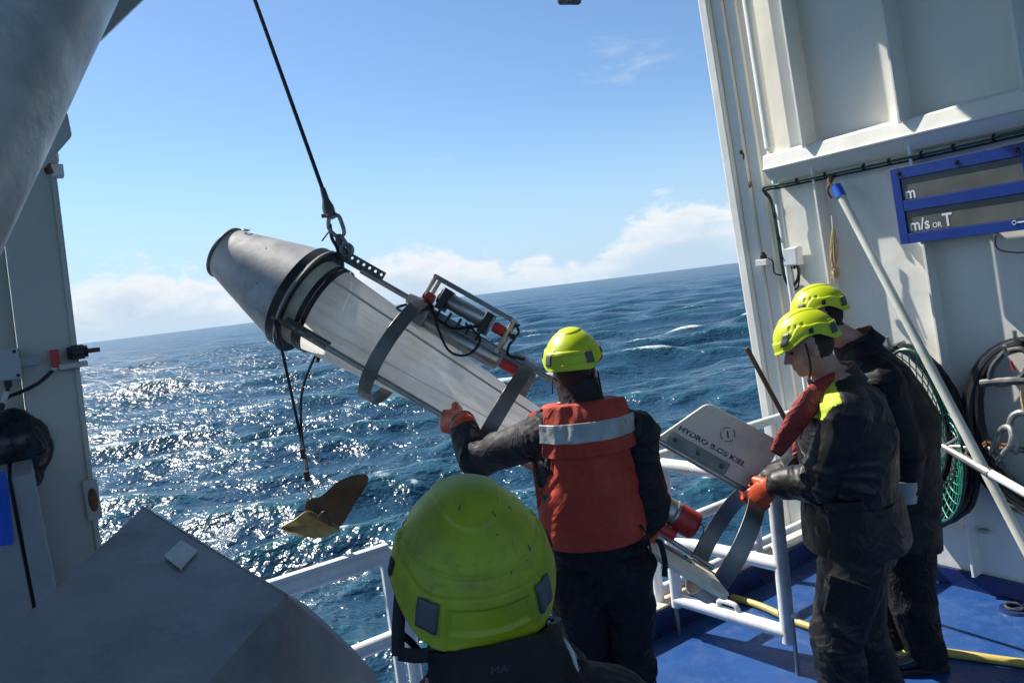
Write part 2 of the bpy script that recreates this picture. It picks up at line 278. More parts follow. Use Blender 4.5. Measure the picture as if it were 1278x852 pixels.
# ------------------------------------------------------------------ mesh builder
def perp(d):
    d = d.normalized(); a = Vector((0, 0, 1)) if abs(d.z) < 0.9 else Vector((1, 0, 0))
    x = a.cross(d).normalized(); return x, d.cross(x)
class MB:
    def __init__(s): s.v = []; s.f = []
    def add(s, vs_, fs): 
        o = len(s.v); s.v += [Vector(p) for p in vs_]; s.f += [tuple(i+o for i in f) for f in fs]; return s
    def box(s, c, h, ax=None):
        X, Y, Z = ax if ax else (UX, VX, ZX)
        c = Vector(c); p = [c + X*(sx*h[0]) + Y*(sy*h[1]) + Z*(sz*h[2]) for sz in (-1, 1) for sy in (-1, 1) for sx in (-1, 1)]
        return s.add(p, [(0, 2, 3, 1), (4, 5, 7, 6), (0, 1, 5, 4), (2, 6, 7, 3), (0, 4, 6, 2), (1, 3, 7, 5)])
    def box8(s, lo, hi, fn):      # box in ship coordinates through a mapping
        p = [fn(x, y, z) for z in (lo[2], hi[2]) for y in (lo[1], hi[1]) for x in (lo[0], hi[0])]
        return s.add(p, [(0, 2, 3, 1), (4, 5, 7, 6), (0, 1, 5, 4), (2, 6, 7, 3), (0, 4, 6, 2), (1, 3, 7, 5)])
    def rings(s, rs, caps=True, closed=False):
        n = len(rs[0]); vs_ = [p for r in rs for p in r]; fs = []
        m = len(rs)
        for i in range(m if closed else m-1):
            a = i*n; b = ((i+1) % m)*n
            for j in range(n): k = (j+1) % n; fs.append((a+j, a+k, b+k, b+j))
        if caps and not closed: fs.append(tuple(range(n-1, -1, -1))); fs.append(tuple((m-1)*n+j for j in range(n)))
        return s.add(vs_, fs)
    def tube(s, pts, r, n=10, caps=True, closed=False, side=None, rb=None):
        pts = [Vector(p) for p in pts]; m = len(pts)
        ra = r if isinstance(r, (list, tuple)) else [r]*m
        rb = rb if isinstance(rb, (list, tuple)) else ([rb]*m if rb else ra)
        tg = []
        for i in range(m):
            if closed: t = pts[(i+1) % m]-pts[i-1]
            else: t = pts[min(i+1, m-1)]-pts[max(i-1, 0)]
            tg.append(t.normalized())
        x = (Vector(side) - tg[0]*Vector(side).dot(tg[0])).normalized() if side is not None else perp(tg[0])[0]
        rs = []
        for i in range(m):
            x = x - tg[i]*x.dot(tg[i]); x.normalize(); y = tg[i].cross(x)
            rs.append([pts[i] + x*(ra[i]*math.cos(2*math.pi*j/n)) + y*(rb[i]*math.sin(2*math.pi*j/n)) for j in range(n)])
        return s.rings(rs, caps, closed)
    def etube(s, pts, ra, rb, side, n=24):     # rounded ends, elliptical section
        pts = [Vector(p) for p in pts]
        d0 = (pts[0]-pts[1]).normalized(); d1 = (pts[-1]-pts[-2]).normalized()
        P, A, B = [], [], []
        for k in (80, 50, 25):
            c, q = math.cos(D2R(k)), math.sin(D2R(k)); P.append(pts[0]+d0*(min(ra[0], rb[0])*q)); A.append(ra[0]*c); B.append(rb[0]*c)
        P += pts; A += list(ra); B += list(rb)
        for k in (25, 50, 80):
            c, q = math.cos(D2R(k)), math.sin(D2R(k)); P.append(pts[-1]+d1*(min(ra[-1], rb[-1])*q)); A.append(ra[-1]*c); B.append(rb[-1]*c)
        return s.tube(P, A, n, True, False, side, B)
    def ell(s, c, a, b, d, nu=20, nv=12):      # three half-axis vectors
        c = Vector(c); vs_ = [c+d]; fs = []
        for i in range(1, nv):
            t = math.pi*i/nv
            for j in range(nu):
                p = 2*math.pi*j/nu; vs_.append(c + a*(math.sin(t)*math.cos(p)) + b*(math.sin(t)*math.sin(p)) + d*math.cos(t))
        vs_.append(c-d); last = len(vs_)-1
        for j in range(nu): fs.append((0, 1+j, 1+(j+1) % nu)); q = 1+(nv-2)*nu; fs.append((last, q+(j+1) % nu, q+j))
        for i in range(nv-2):
            for j in range(nu): k = (j+1) % nu; a0 = 1+i*nu; b0 = a0+nu; fs.append((a0+j, b0+j, b0+k, a0+k))
        return s.add(vs_, fs)
    def prism(s, poly, vec):
        n = len(poly); poly = [Vector(p) for p in poly]; vec = Vector(vec)
        fs = [tuple(range(n-1, -1, -1)), tuple(range(n, 2*n))] + [(i, (i+1) % n, n+(i+1) % n, n+i) for i in range(n)]
        return s.add(poly+[p+vec for p in poly], fs)
    def lathe(s, o, ax, prof, n=48, e1=None, caps=False, mod=None):
        ax = Vector(ax).normalized(); x = e1 if e1 is not None else perp(ax)[0]; y = ax.cross(x)
        rs = []
        for t, r in prof:
            rs.append([Vector(o)+ax*t + (x*math.cos(2*math.pi*j/n)+y*math.sin(2*math.pi*j/n))*(r*(mod(t, 2*math.pi*j/n) if mod else 1)) for j in range(n)])
        return s.rings(rs, caps)
    def torus(s, c, a, b, R, r, n=32, k=10, R2=None):
        R2 = R2 or R
        return s.tube([Vector(c)+a*(R*math.cos(2*math.pi*i/n))+b*(R2*math.sin(2*math.pi*i/n)) for i in range(n)], r, k, closed=True)
    def mesh(s, name, off=None):
        me = bpy.data.meshes.new(name)
        me.from_pydata([tuple(p-off) if off is not None else tuple(p) for p in s.v], [], s.f)
        bm = bmesh.new(); bm.from_mesh(me); bmesh.ops.recalc_face_normals(bm, faces=bm.faces); bm.to_mesh(me); bm.free()
        return me
    def build(s, name, m, parent=None, smooth=True, bevel=0.0, local=False, sharp=35, props=None, kind=None):
        if parent is not None: off = None if local else parent['_o']
        else: off = Vector(props['loc']) if props and 'loc' in props else (sum(s.v, Vector())/len(s.v))
        if off is not None: off = Vector(off)
        me = s.mesh(name, off); o = bpy.data.objects.new(name, me); COL.objects.link(o)
        me.materials.append(MT[m] if isinstance(m, str) else m)
        if smooth:
            me.polygons.foreach_set('use_smooth', [True]*len(me.polygons)); me.set_sharp_from_angle(angle=D2R(sharp))
        if bevel:
            b = o.modifiers.new('bevel', 'BEVEL'); b.width = bevel; b.segments = 2; b.limit_method = 'ANGLE'; b.angle_limit = D2R(40)
        if parent is not None: o.parent = parent
        else: o.location = off
        if kind: o['kind'] = kind
        return o
def smooth_path(pts, n=8, closed=False):
    pts = [Vector(p) for p in pts]; out = []; m = len(pts)
    for i in range(m if closed else m-1):
        if closed: p0, p1, p2, p3 = pts[i-1], pts[i], pts[(i+1) % m], pts[(i+2) % m]
        else: p0, p1, p2, p3 = pts[max(i-1, 0)], pts[i], pts[i+1], pts[min(i+2, m-1)]
        for k in range(n):
            t = k/n; out.append(0.5*((2*p1)+(p2-p0)*t+(2*p0-5*p1+4*p2-p3)*t*t+(3*p1-p0-3*p2+p3)*t**3))
    if not closed: out.append(pts[-1])
    return out
def tag(o, label, cat, group=None):
    o['label'] = label; o['category'] = cat
    if group: o['group'] = group
    return o
def thing(name, label, cat, loc=(0, 0, 0), group=None):
    o = bpy.data.objects.new(name, None); COL.objects.link(o); o.location = loc; o['_o'] = tuple(loc); o.empty_display_size = 0.1
    return tag(o, label, cat, group)
def textmesh(body, size, name='text', bold=0.018):
    c = bpy.data.curves.new(name, 'FONT'); c.body = body; c.size = size; c.resolution_u = 3; c.offset = size*bold
    o = bpy.data.objects.new(name, c); COL.objects.link(o)
    dg = bpy.context.evaluated_depsgraph_get(); me = bpy.data.meshes.new_from_object(o.evaluated_get(dg))
    vs_ = [v.co.copy() for v in me.vertices]; fs = [tuple(p.vertices) for p in me.polygons]
    bpy.data.objects.remove(o); return vs_, fs
def add_text(mb, body, size, org, ex, ey, sx=1.0, bold=0.018):
    vs_, fs = textmesh(body, size, bold=bold); nz = ex.cross(ey).normalized()
    mb.add([org + ex*(p.x*sx) + ey*p.y for p in vs_], fs)
    return max(p.x for p in vs_)*sx
# ================================================================== THE SETTING
SEA_Z = -2.7
def build_sea():
    # one sheet round the ship: fine polar grid ahead, coarse behind
    az_f = np.radians(np.arange(-72, 62.01, 0.22)); az_c = np.radians(np.arange(62+7, 360-72-3, 7.0)); az = np.concatenate([az_f, az_c])
    r = 2.0*np.exp(np.arange(0, 960)*0.0088); r = r[r < 9000.]
    A, Rr = np.meshgrid(az, r); X = Rr*np.sin(A); Y = Rr*np.cos(A)
    x0, y0 = X.ravel(), Y.ravel(); rr = Rr.ravel(); sp = np.maximum(0.0110*rr, 0.02)
    Z = np.zeros_like(x0); DX = np.zeros_like(x0); DY = np.zeros_like(x0); J = np.zeros_like(x0)
    rng = np.random.RandomState(11)
    nw = 110; lam = np.exp(np.linspace(math.log(0.42), math.log(22), nw))*(1+0.06*rng.randn(nw))
    mean = math.atan2(0.30, -0.95)
    for i in range(nw):
        l = lam[i]; k = 2*math.pi/l
        spread = 0.95 if l < 3 else 0.62
        th = mean + spread*rng.randn()*0.75
        st = 0.043*(0.75+0.5*rng.rand())
        if l > 6.5: st *= (6.5/l)**0.8
        if 2.2 < l < 9: st *= 1.28
        a = st/k; kx, ky = k*math.sin(th), k*math.cos(th)
        w = np.clip((l/sp-2.2)/3.0, 0, 1); w = w*w*(3-2*w)
        ph = kx*x0+ky*y0+rng.rand()*6.283
        s, c = np.sin(ph), np.cos(ph)
        Z += a*w*c; q = 0.9*a*w
        DX -= q*math.sin(th)*s; DY -= q*math.cos(th)*s
        J += st*w*c*(1.0 if l > 1.2 else 0.6)
    gust = 0.75+0.5*np.sin(x0*0.05+1.0+0.6*np.sin(y0*0.021))*np.sin(y0*0.043+2.0)
    Z *= 0.8+0.2*gust
    co = np.stack([x0+DX, y0+DY, Z+SEA_Z], 1)
    nr, na = len(r), len(az)
    idx = np.arange(nr*na).reshape(nr, na); nx = np.roll(idx, -1, 1)
    q = np.stack([idx[:-1], nx[:-1], nx[1:], idx[1:]], -1).reshape(-1, 4)[:, ::-1]
    me = bpy.data.meshes.new('sea'); nv, nf = len(co), len(q)
    me.vertices.add(nv); me.vertices.foreach_set('co', co.ravel()); me.loops.add(nf*4); me.loops.foreach_set('vertex_index', q.ravel().astype(np.int32))
    me.polygons.add(nf); me.polygons.foreach_set('loop_start', np.arange(0, nf*4, 4, dtype=np.int32)); me.polygons.foreach_set('loop_total', np.full(nf, 4, dtype=np.int32))
    me.polygons.foreach_set('use_smooth', np.ones(nf, dtype=bool)); me.update(); me.validate()
    at_ = me.attributes.new('crest', 'FLOAT', 'POINT'); at_.data.foreach_set('value', J.astype(np.float32))
    o = bpy.data.objects.new('sea', me); COL.objects.link(o); o['kind'] = 'structure'
    m, nt, b = nodes_of('sea_water'); L = nt.links
    cr_ = mk(nt, 'ShaderNodeAttribute', attribute_name='crest')
    # body colour: deep blue, greener where the crests are thin
    rmp = ramp(nt, cr_.outputs['Fac'], [(0.0, (0.010, 0.044, 0.078)), (0.30, (0.013, 0.066, 0.094)), (0.8, (0.018, 0.105, 0.112))])
    ripA = noisenode(nt, 1.7, 2, 0.55); ripB = noisenode(nt, 5.0, 2, 0.6); 
    a1 = mk(nt, 'ShaderNodeMath', operation='MULTIPLY'); L.new(ripB.outputs['Fac'], a1.inputs[0]); a1.inputs[1].default_value = 0.36
    a2 = mk(nt, 'ShaderNodeMath', operation='ADD'); L.new(ripA.outputs['Fac'], a2.inputs[0]); L.new(a1.outputs[0], a2.inputs[1])
    ripC = noisenode(nt, 0.28, 3, 0.6, (1.0, 1.35, 1.0)); a3 = mk(nt, 'ShaderNodeMath', operation='MULTIPLY_ADD'); L.new(ripC.outputs['Fac'], a3.inputs[0]); a3.inputs[1].default_value = 2.4; L.new(a2.outputs[0], a3.inputs[2]); a2 = a3
    bp = mk(nt, 'ShaderNodeBump', i_Strength=1.0, i_Distance=0.22); L.new(a2.outputs[0], bp.inputs['Height'])
    L.new(rmp.outputs[0], b.inputs['Base Color']); b.inputs['Roughness'].default_value = 0.23; b.inputs['IOR'].default_value = 1.333
    L.new(bp.outputs[0], b.inputs['Normal'])
    # foam on the breaking crests, broken up by noise
    fn = noisenode(nt, 2.6, 6, 0.75, None, 0.6); fb = noisenode(nt, 0.10, 2, 0.6); lace = noisenode(nt, 9, 3, 0.7)
    s1 = mk(nt, 'ShaderNodeMath', operation='MULTIPLY_ADD'); L.new(fn.outputs['Fac'], s1.inputs[0]); s1.inputs[1].default_value = 0.85; L.new(cr_.outputs['Fac'], s1.inputs[2])
    s2 = mk(nt, 'ShaderNodeMath', operation='MULTIPLY_ADD'); L.new(fb.outputs['Fac'], s2.inputs[0]); s2.inputs[1].default_value = 0.9; L.new(s1.outputs[0], s2.inputs[2])
    s3 = mk(nt, 'ShaderNodeMath', operation='MULTIPLY_ADD'); L.new(lace.outputs['Fac'], s3.inputs[0]); s3.inputs[1].default_value = 0.35; L.new(s2.outputs[0], s3.inputs[2])
    fr = mk(nt, 'ShaderNodeMapRange'); L.new(s3.outputs[0], fr.inputs[0]); fr.inputs[1].default_value = 1.53; fr.inputs[2].default_value = 1.80
    df = mk(nt, 'ShaderNodeBsdfDiffuse'); df.inputs[0].default_value = (0.72, 0.76, 0.78, 1)
    mx = mk(nt, 'ShaderNodeMixShader'); L.new(fr.outputs[0], mx.inputs[0]); L.new(b.outputs[0], mx.inputs[1]); L.new(df.outputs[0], mx.inputs[2])
    L.new(mx.outputs[0], nt.nodes['Material Output'].inputs[0])
    me.materials.append(m)
build_sea()

UW = 4.47            # right bulkhead plane
VK = 3.04            # inner face of the kerb at the deck edge
# deck (with hull side below it) and kerb
deck = MB().box8((-3.2, -3.5, -0.25), (UW, VK, 0), S).build('deck', 'deck', smooth=False); deck['kind'] = 'structure'
hull = MB()
hull.box8((-9, VK+0.012, -4.2), (14, VK+0.20, -0.03), S); ho = hull.build('hull_side', 'navy', smooth=False); ho['kind'] = 'structure'
kb = thing('deck_kerb', 'low dark blue kerb with rusty white top along the deck edge', 'kerb', S(2, VK+0.1, 0))
MB().box8((-3, VK+0.002, -0.02), (UW-0.06, VK+0.19, 0.145), S).build('kerb_face', 'navy', kb, False, 0.006)
MB().box8((-3, VK+0.012, 0.147), (UW-0.06, VK+0.20, 0.163), S).build('kerb_top', 'kerbtop', kb, False, 0.004)
# overhead deck that shades the inner part
ZR = 4.55
roof = MB().box8((-4, -0.9, ZR), (UW+0.4, 3.52, ZR+0.25), S)
for v in (0.4, 1.7, 3.0): roof.box8((-4, v-0.01, ZR-0.25), (UW, v+0.01, ZR+0.01), S)
ro = roof.build('roof', 'roof', smooth=False); ro['kind'] = 'structure'

# ---------------------------------------------------------------- right bulkhead
wl = thing('steel_bulkhead', 'tall white steel bulkhead with vertical ribs and a horizontal girder', 'wall', S(UW, 2, 0))
MB().box8((UW, -3.5, 0.0), (UW+0.05, 3.08, ZR), SL).build('plating', 'wall', wl, False)
MB().box8((UW-0.028, -3.4, 0.0), (UW-0.001, 3.0, 0.105), S).build('base_strip', 'navy', wl, False, 0.004)
for v0_ in (2.655, 2.035, 1.415, 0.795, 0.175, -0.445):
    MB().box8((UW-0.16, v0_-0.008, 2.76), (UW+0.001, v0_+0.008, ZR), SL).build('upper_rib', 'wall', wl, False, 0.003)
    MB().box8((UW-0.10, v0_-0.008, 0.11), (UW+0.001, v0_+0.008, 2.66), SL).build('lower_rib', 'wall', wl, False, 0.003)
    # small lug plate where the rib meets the girder
    pl = [SL(UW-0.05, v0_+0.012, 2.76), SL(UW-0.125, v0_+0.012, 2.76), SL(UW-0.128, v0_+0.012, 2.81), SL(UW-0.11, v0_+0.012, 2.84), SL(UW-0.08, v0_+0.012, 2.85), SL(UW-0.05, v0_+0.012, 2.83)]
    MB().prism(pl, VX*0.014).build('lug', 'wall', wl, False)
def extrude_profile(mb, prof, va, vb):
    n = len(prof); vs_ = [S(u, va+LEAN*z, z) for u, z in prof]+[S(u, vb+LEAN*z, z) for u, z in prof]
    fs = [tuple(range(n-1, -1, -1)), tuple(range(n, 2*n))]+[(i, (i+1) % n, n+(i+1) % n, n+i) for i in range(n)]
    return mb.add(vs_, fs)
extrude_profile(MB(), [(UW, 2.80), (UW-0.120, 2.77), (UW-0.140, 2.675), (UW-0.07, 2.592), (UW, 2.592)], -3.4, 2.985).build('girder', 'wall', wl, False, 0.008)
extrude_profile(MB(), [(UW-0.141, 2.682), (UW-0.153, 2.678), (UW-0.150, 2.665), (UW-0.137, 2.665)], -3.4, 2.985).build('girder_lip', 'wall', wl, False, 0.003)
# end pillar at the ship's side
def pillar_box(u0_, u1_, va, vb, name, bev=0.006, z0=0.0, z1=ZR): MB().box8((u0_, va, z0), (u1_, vb, z1), SL).build(name, 'wall', wl, False, bev)
pillar_box(UW-0.03, UW+0.30, 3.082, 3.17, 'end_post')
pillar_box(UW-0.06, UW+0.30, 3.172, 3.255, 'end_post')
pillar_box(UW-0.10, UW+0.30, 3.257, 3.335, 'end_flange', 0.012)
pillar_box(UW-0.08, UW-0.02, 3.26, 3.33, 'foot_gusset', 0.004, -1.2, 0.0)
for px, py in ((967, 497), (925, 190), (936, 230), (928, 195)):
    c = onU(px, py, UW-0.062)
    MB().ell(c, UX*0.004, VX*random.uniform(.008, .018), ZX*random.uniform(.015, .04), 10, 6).build('rust_spot', 'rust', wl)
# deck eyes at the base of the wall
for px, py in ((1210, 658), (1228, 662)):
    c = onU(px, py, UW-0.012); MB().ell(c, UX*0.012, VX*0.032, ZX*0.014, 14, 8).build('eye_plate', 'steel', wl)

# white pipe running up the wall
pp = MB(); pp.tube([SL(UW-0.07, 2.955, z) for z in (0.16, 2.5, 2.84)], 0.020, 14); pp.tube([SL(UW-0.07, 2.950, z) for z in (2.82, 3.2, ZR-0.02)], 0.034, 16)
tag(pp.build('wall_pipe', 'wall'), 'white vertical pipe in the corner of the bulkhead beside the end post', 'pipe')
# cable run below the girder and down the post
gp = [onU(1290, 160, UW-0.10), onU(1180, 186, UW-0.10), onU(1060, 212, UW-0.10), onU(980, 229, UW-0.10), onU(957, 233, UW-0.11), onU(953, 238, UW-0.12), onU(962, 250, UW-0.08), onU(970, 290, UW-0.08), onU(976, 330, UW-0.08), onU(981, 350, UW-0.06), onU(988, 357, UW-0.05), onU(995, 350, UW-0.04), onU(997, 338, UW-0.04), onU(993, 328, UW-0.04)]
cb = thing('cable_run', 'dark green electric cable clipped under the girder and down the post', 'cable', gp[5])
MB().tube(smooth_path(gp, 8), 0.011, 8).build('cable', 'greencable', cb)
gq = [p + UX*0.012 - ZX*0.020 for p in gp[:11]]; MB().tube(smooth_path(gq, 8), 0.007, 8).build('cable', 'black', cb)
for px, py in ((1240, 172), (1190, 184), (1150, 193), (1110, 202), (1078, 208), (1030, 219), (995, 226), (968, 268), (972, 296), (976, 320)):
    c = onU(px, py, UW-0.10 if py < 232 else UW-0.08); MB().torus(c, UX, ZX, 0.017, 0.005, 12, 6).build('cable_tie', 'blackgloss', cb)
# junction box and small sensor on the wall
jc = onU(990, 320, UW-0.05); jb = thing('junction_box', 'small pale grey junction box on the bulkhead above the helmets', 'box', jc)
MB().box(jc, (0.035, 0.055, 0.062)).build('housing', 'white_pl', jb, False, 0.008)
MB().box(jc-UX*0.037, (0.005, 0.05, 0.056)).build('lid', 'white_pl', jb, False, 0.004)
for k in (-1, 0, 1): MB().tube([jc+VX*0.025*k-ZX*0.06, jc+VX*0.025*k-ZX*0.085], 0.009, 10).build('gland', 'black', jb)
MB().tube(smooth_path([jc-VX*0.025-ZX*0.08, jc-VX*0.03-ZX*0.15, jc-VX*0.005-ZX*0.22, jc+VX*0.04-ZX*0.2, jc+VX*0.025-ZX*0.08]), 0.006, 8).build('cable_loop', 'black', jb)
sc = onU(953, 322, UW-0.09); sb = thing('wall_sensor', 'little black capped sensor on a white bracket on the end post', 'sensor', sc)
MB().box(sc-ZX*0.03, (0.035, 0.045, 0.022)).build('bracket', 'white_pl', sb, False, 0.004)
MB().lathe(sc-ZX*0.01, ZX, [(0, 0.0), (0, 0.024), (0.03, 0.024), (0.034, 0.016), (0.05, 0.014), (0.05, 0)], 16).build('cap', 'black', sb)
MB().tube(smooth_path([sc-VX*0.02, sc-VX*0.07-ZX*0.03, sc-VX*0.075-ZX*0.11, sc-VX*0.13-ZX*0.13]), 0.005, 8).build('lead', 'black', sb)

# display sign
US = UW-0.20
c0 = onU(1111, 212, US); c1 = onU(1126, 305, US); zt = c0.z; zb = c1.z; vl = (c0.dot(VX)+c1.dot(VX))/2-LEAN*(zt+zb)/2
vr = onU(1276, 178, US).dot(VX)-LEAN*zt - 0.01
sg = thing('display_board', 'blue display board with two dark screens reading m and m/s or T', 'sign', SL(US+0.04, (vl+vr)/2, zb))
MB().box8((US, vr, zb), (US+0.075, vl, zt), SL).build('case', 'signblue', sg, False, 0.006)
W_ = vl-vr; H_ = zt-zb
def sgp(fx, fz, out): return SL(US-out, vl-W_*fx, zt-H_*fz)
def sgbox(x0, x1, z0, z1, o0, o1, name, m, bev=0.0):
    p = [sgp(x, z, o) for z in (z0, z1) for o in (o0, o1) for x in (x0, x1)]
    return MB().add(p, [(0, 2, 3, 1), (4, 5, 7, 6), (0, 1, 5, 4), (2, 6, 7, 3), (0, 4, 6, 2), (1, 3, 7, 5)]).build(name, m, sg, False, bev)
for (a, b_) in ((0.155, 0.43), (0.585, 0.865)):
    sgbox(0.075, 0.965, a, b_, 0.0005, 0.003, 'screen', 'screen')
    # frame bars stand proud round each screen
for (x0, x1, z0, z1) in ((0.0, 0.072, 0, 1), (0.968, 1.0, 0, 1), (0.0725, 0.9675, 0, 0.15), (0.0725, 0.9675, 0.435, 0.58), (0.0725, 0.9675, 0.87, 1.0)):
    sgbox(x0+0.001, x1-0.001, z0+0.002, z1-0.002, 0.0006, 0.014, 'frame', 'signblue', 0.002)
for fx in (0.075, 0.53, 0.95): MB().lathe(sgp(fx, 0.075, 0.014), -UX, [(0, 0.012), (0.006, 0.011), (0.008, 0.0)], 14).build('screw', 'blackgloss', sg)
ey = (sgp(0, 0, 0)-sgp(0, 1, 0)).normalized(); ex = -VX
t1 = MB(); add_text(t1, 'm', 0.090, sgp(0.092, 0.415, 0.0045), ex, ey, 0.85); t1.build('letters', 'letter', sg, False)
t2 = MB(); w1 = add_text(t2, 'm/s', 0.090, sgp(0.092, 0.835, 0.0045), ex, ey, 0.85)
o2 = sgp(0.092, 0.835, 0.0045)+ex*(w1+0.014); w2 = add_text(t2, 'OR', 0.040, o2, ex, ey, 0.85); add_text(t2, 'T', 0.100, o2+ex*(w2+0.006), ex, ey, 0.85); t2.build('letters', 'letter', sg, False)
t3 = MB().torus(sgp(0.865, 0.905, 0.0155), VX, ey, 0.009, 0.002, 16, 5); t3.build('logo', 'letter', sg)
MB().box(sgp(0.925, 0.905, 0.0155), (0.0006, 0.026, 0.004)).build('logo', 'letter', sg, False)
for fx in (0.15, 0.70): MB().tube([sgp(fx, 1.0, -0.03), sgp(fx, 1.03, -0.03)], 0.011, 10).build('gland', 'steel', sg)
for fx in (0.2, 0.8): MB().box(sgp(fx, 0.3, -0.12), (0.055, 0.02, 0.02)).build('mount', 'wall', sg, False)
c_ = sgp(0.70, 1.03, -0.03); MB().tube(smooth_path([c_, c_-ZX*0.06, c_-ZX*0.09-VX*0.05, c_-ZX*0.10-VX*0.16, c_-ZX*0.06-VX*0.4]), 0.004, 8).build('red_lead', 'wood', sg)
c_ = sgp(0.93, 1.0, -0.03); MB().tube(smooth_path([c_, c_-ZX*0.05, c_-ZX*0.09-VX*0.05, c_-ZX*0.12-VX*0.2]), 0.008, 8).build('black_lead', 'black', sg)

# pale pole leaning against the wall
p_top = onU(1044, 234, UW-0.12); p_b = at(1278, 680, 3.75); dirp = (p_b-p_top).normalized(); p_end = p_top + dirp*((p_top.z-0.02)/-dirp.z)
po = thing('boat_pole', 'long pale pole leaning diagonally against the bulkhead, blue cap on top', 'pole', p_end)
MB().tube([p_top+dirp*0.05, p_end], 0.025, 16).build('shaft', 'pole', po)
MB().tube([p_top-dirp*0.01, p_top+dirp*0.07], 0.031, 14).build('cap', 'blue_pl', po)
MB().tube(smooth_path([p_top+dirp*0.04, p_top+ZX*0.05+VX*0.05, p_top+ZX*0.09+VX*0.03+UX*0.05, p_top+ZX*0.0+VX*0.06, p_top-ZX*0.06+VX*0.04]), 0.008, 8).build('lashing', 'wood', po)
# frayed yellow rope end
ra = onU(1040, 285, UW-0.11); rb_ = onU(1044, 352, UW-0.11)
ro_ = thing('frayed_rope', 'frayed yellow rope end hanging on the bulkhead just above the rear helmet', 'rope', ra)
rnd = random.Random(3)
MB().tube([ra+ZX*0.08, ra], 0.008, 8).build('rope_core', 'tape', ro_)
for i in range(16):
    a = rnd.uniform(-.02, .02); e = ra.lerp(rb_, rnd.uniform(.55, 1.05))
    MB().tube(smooth_path([ra+ZX*0.01+VX*a*0.3, ra.lerp(e, .5)+VX*(a+rnd.uniform(-.01, .01))-UX*rnd.uniform(0, .02), e+VX*rnd.uniform(-.03, .03)-UX*rnd.uniform(0, .03)], 4), 0.0028, 5).build('strand', 'hemp', ro_)
MB().ell(ra.lerp(rb_, .82), UX*0.02, VX*0.026, ZX*0.035, 12, 8).build('knot', 'hemp', ro_)
# broom stick behind the men
b0 = at(932, 434, 4.25); b1 = at(972, 508, 4.25); d_ = (b1-b0).normalized(); be = b0+d_*((b0.z-0.02)/-d_.z)
tag(MB().tube([b0, be], 0.014, 10).build('broom_stick', 'wood'), 'thin brown wooden stick leaning behind the crewman with red collar', 'stick')

# hose coils on the wall
def coil(name, cen, ax, ay, n, label, r, hook=None, seed=1, up=0.0):
    rr = random.Random(seed); t = thing(name, label, 'hose', cen, None)
    for i in range(n):
        k = 1-0.045*i; off = -UX*(0.012+0.020*(i % 3)); dx = rr.uniform(-.018, .018); pts = []
        for j in range(40):
            a = 2*math.pi*j/40; drop = max(0, -math.sin(a))*0.025*(n-i)*rr.uniform(.9, 1.1) if math.sin(a) < 0 else 0
            pts.append(cen + off + VX*(ax*k*math.cos(a)+dx) + ZX*(ay*k*math.sin(a) + (ay*(1-k))*0.9 + drop) + VX*LEAN*ay*math.sin(a))
        MB().tube(pts, r, 8, closed=True).build('turn', 'blackgloss' if i % 2 else 'black', t)
    top = cen+ZX*(ay*1.0+0.01)+VX*LEAN*ay
    MB().tube(smooth_path([top+UX*0.05, top-UX*0.10, top-UX*0.13+ZX*0.06]), 0.012, 8).build('hook', 'steel', t)
    return t
coil('hose_coil', onU(1143, 562, UW-0.10), 0.33, 0.64, 8, 'black hose coil hung on the bulkhead behind the green landing net', 0.018, seed=4)
coil('hose_coil', onU(1300, 555, UW-0.06), 0.37, 0.56, 6, 'black hose coil hung on the bulkhead behind the steel shackles', 0.024, seed=9)

# landing net
nc = onU(1150, 543, UW-0.26); ln = thing('landing_net', 'green mesh landing net with a white pole handle', 'net', nc)
e_up = (ZX+VX*0.10).normalized(); e_sd = (-VX*0.96-UX*0.1).normalized()
RA, RB = 0.225, 0.50
MB().torus(nc, e_sd, e_up, RA, 0.011, 48, 8, RB).build('hoop', 'greencable', ln)
bag = MB(); K, Lr = 30, 11; nn = e_sd.cross(e_up).normalized(); nn = nn if nn.dot(UX) > 0 else -nn
def bagp(i, j):
    a = 2*math.pi*(i+0.5*(j % 2))/K; s = 1-j/(Lr+2.0); sag = 0.16*math.sin(min(1, j/Lr)*math.pi/2)
    return nc + e_sd*(RA*s*math.cos(a)) + e_up*(RB*s*math.sin(a)-0.10*(1-s)) + nn*(sag*0.9) + Vector((noise.noise(Vector((i, j, 1))), noise.noise(Vector((i, j, 5))), noise.noise(Vector((i, j, 9)))))*0.012
for j in range(Lr):
    for i in range(K):
        p = bagp(i, j); 
        for q in ((bagp(i, j+1), bagp(i-1, j+1)) if j % 2 == 0 else (bagp(i, j+1), bagp(i+1, j+1))): bag.tube([p, q], 0.0034, 4, caps=False)
bag.build('mesh_bag', 'netgreen', ln)
h0 = at(1178, 557, 4.15); h1 = at(1236, 590, 3.85); h2 = h1+(h1-h0).normalized()*1.5
MB().tube([h0, h1], [0.020, 0.026], 12).build('ferrule', 'steel', ln)
for s_ in (-1, 1): MB().tube(smooth_path([nc+e_sd*RA+e_up*0.10*s_, nc+e_sd*(RA+0.02)+e_up*0.04*s_, h0]), 0.010, 8).build('yoke', 'steel', ln)
MB().tube([h1-(h1-h0).normalized()*0.03, h2], 0.022, 14).build('handle', 'white_pl', ln)

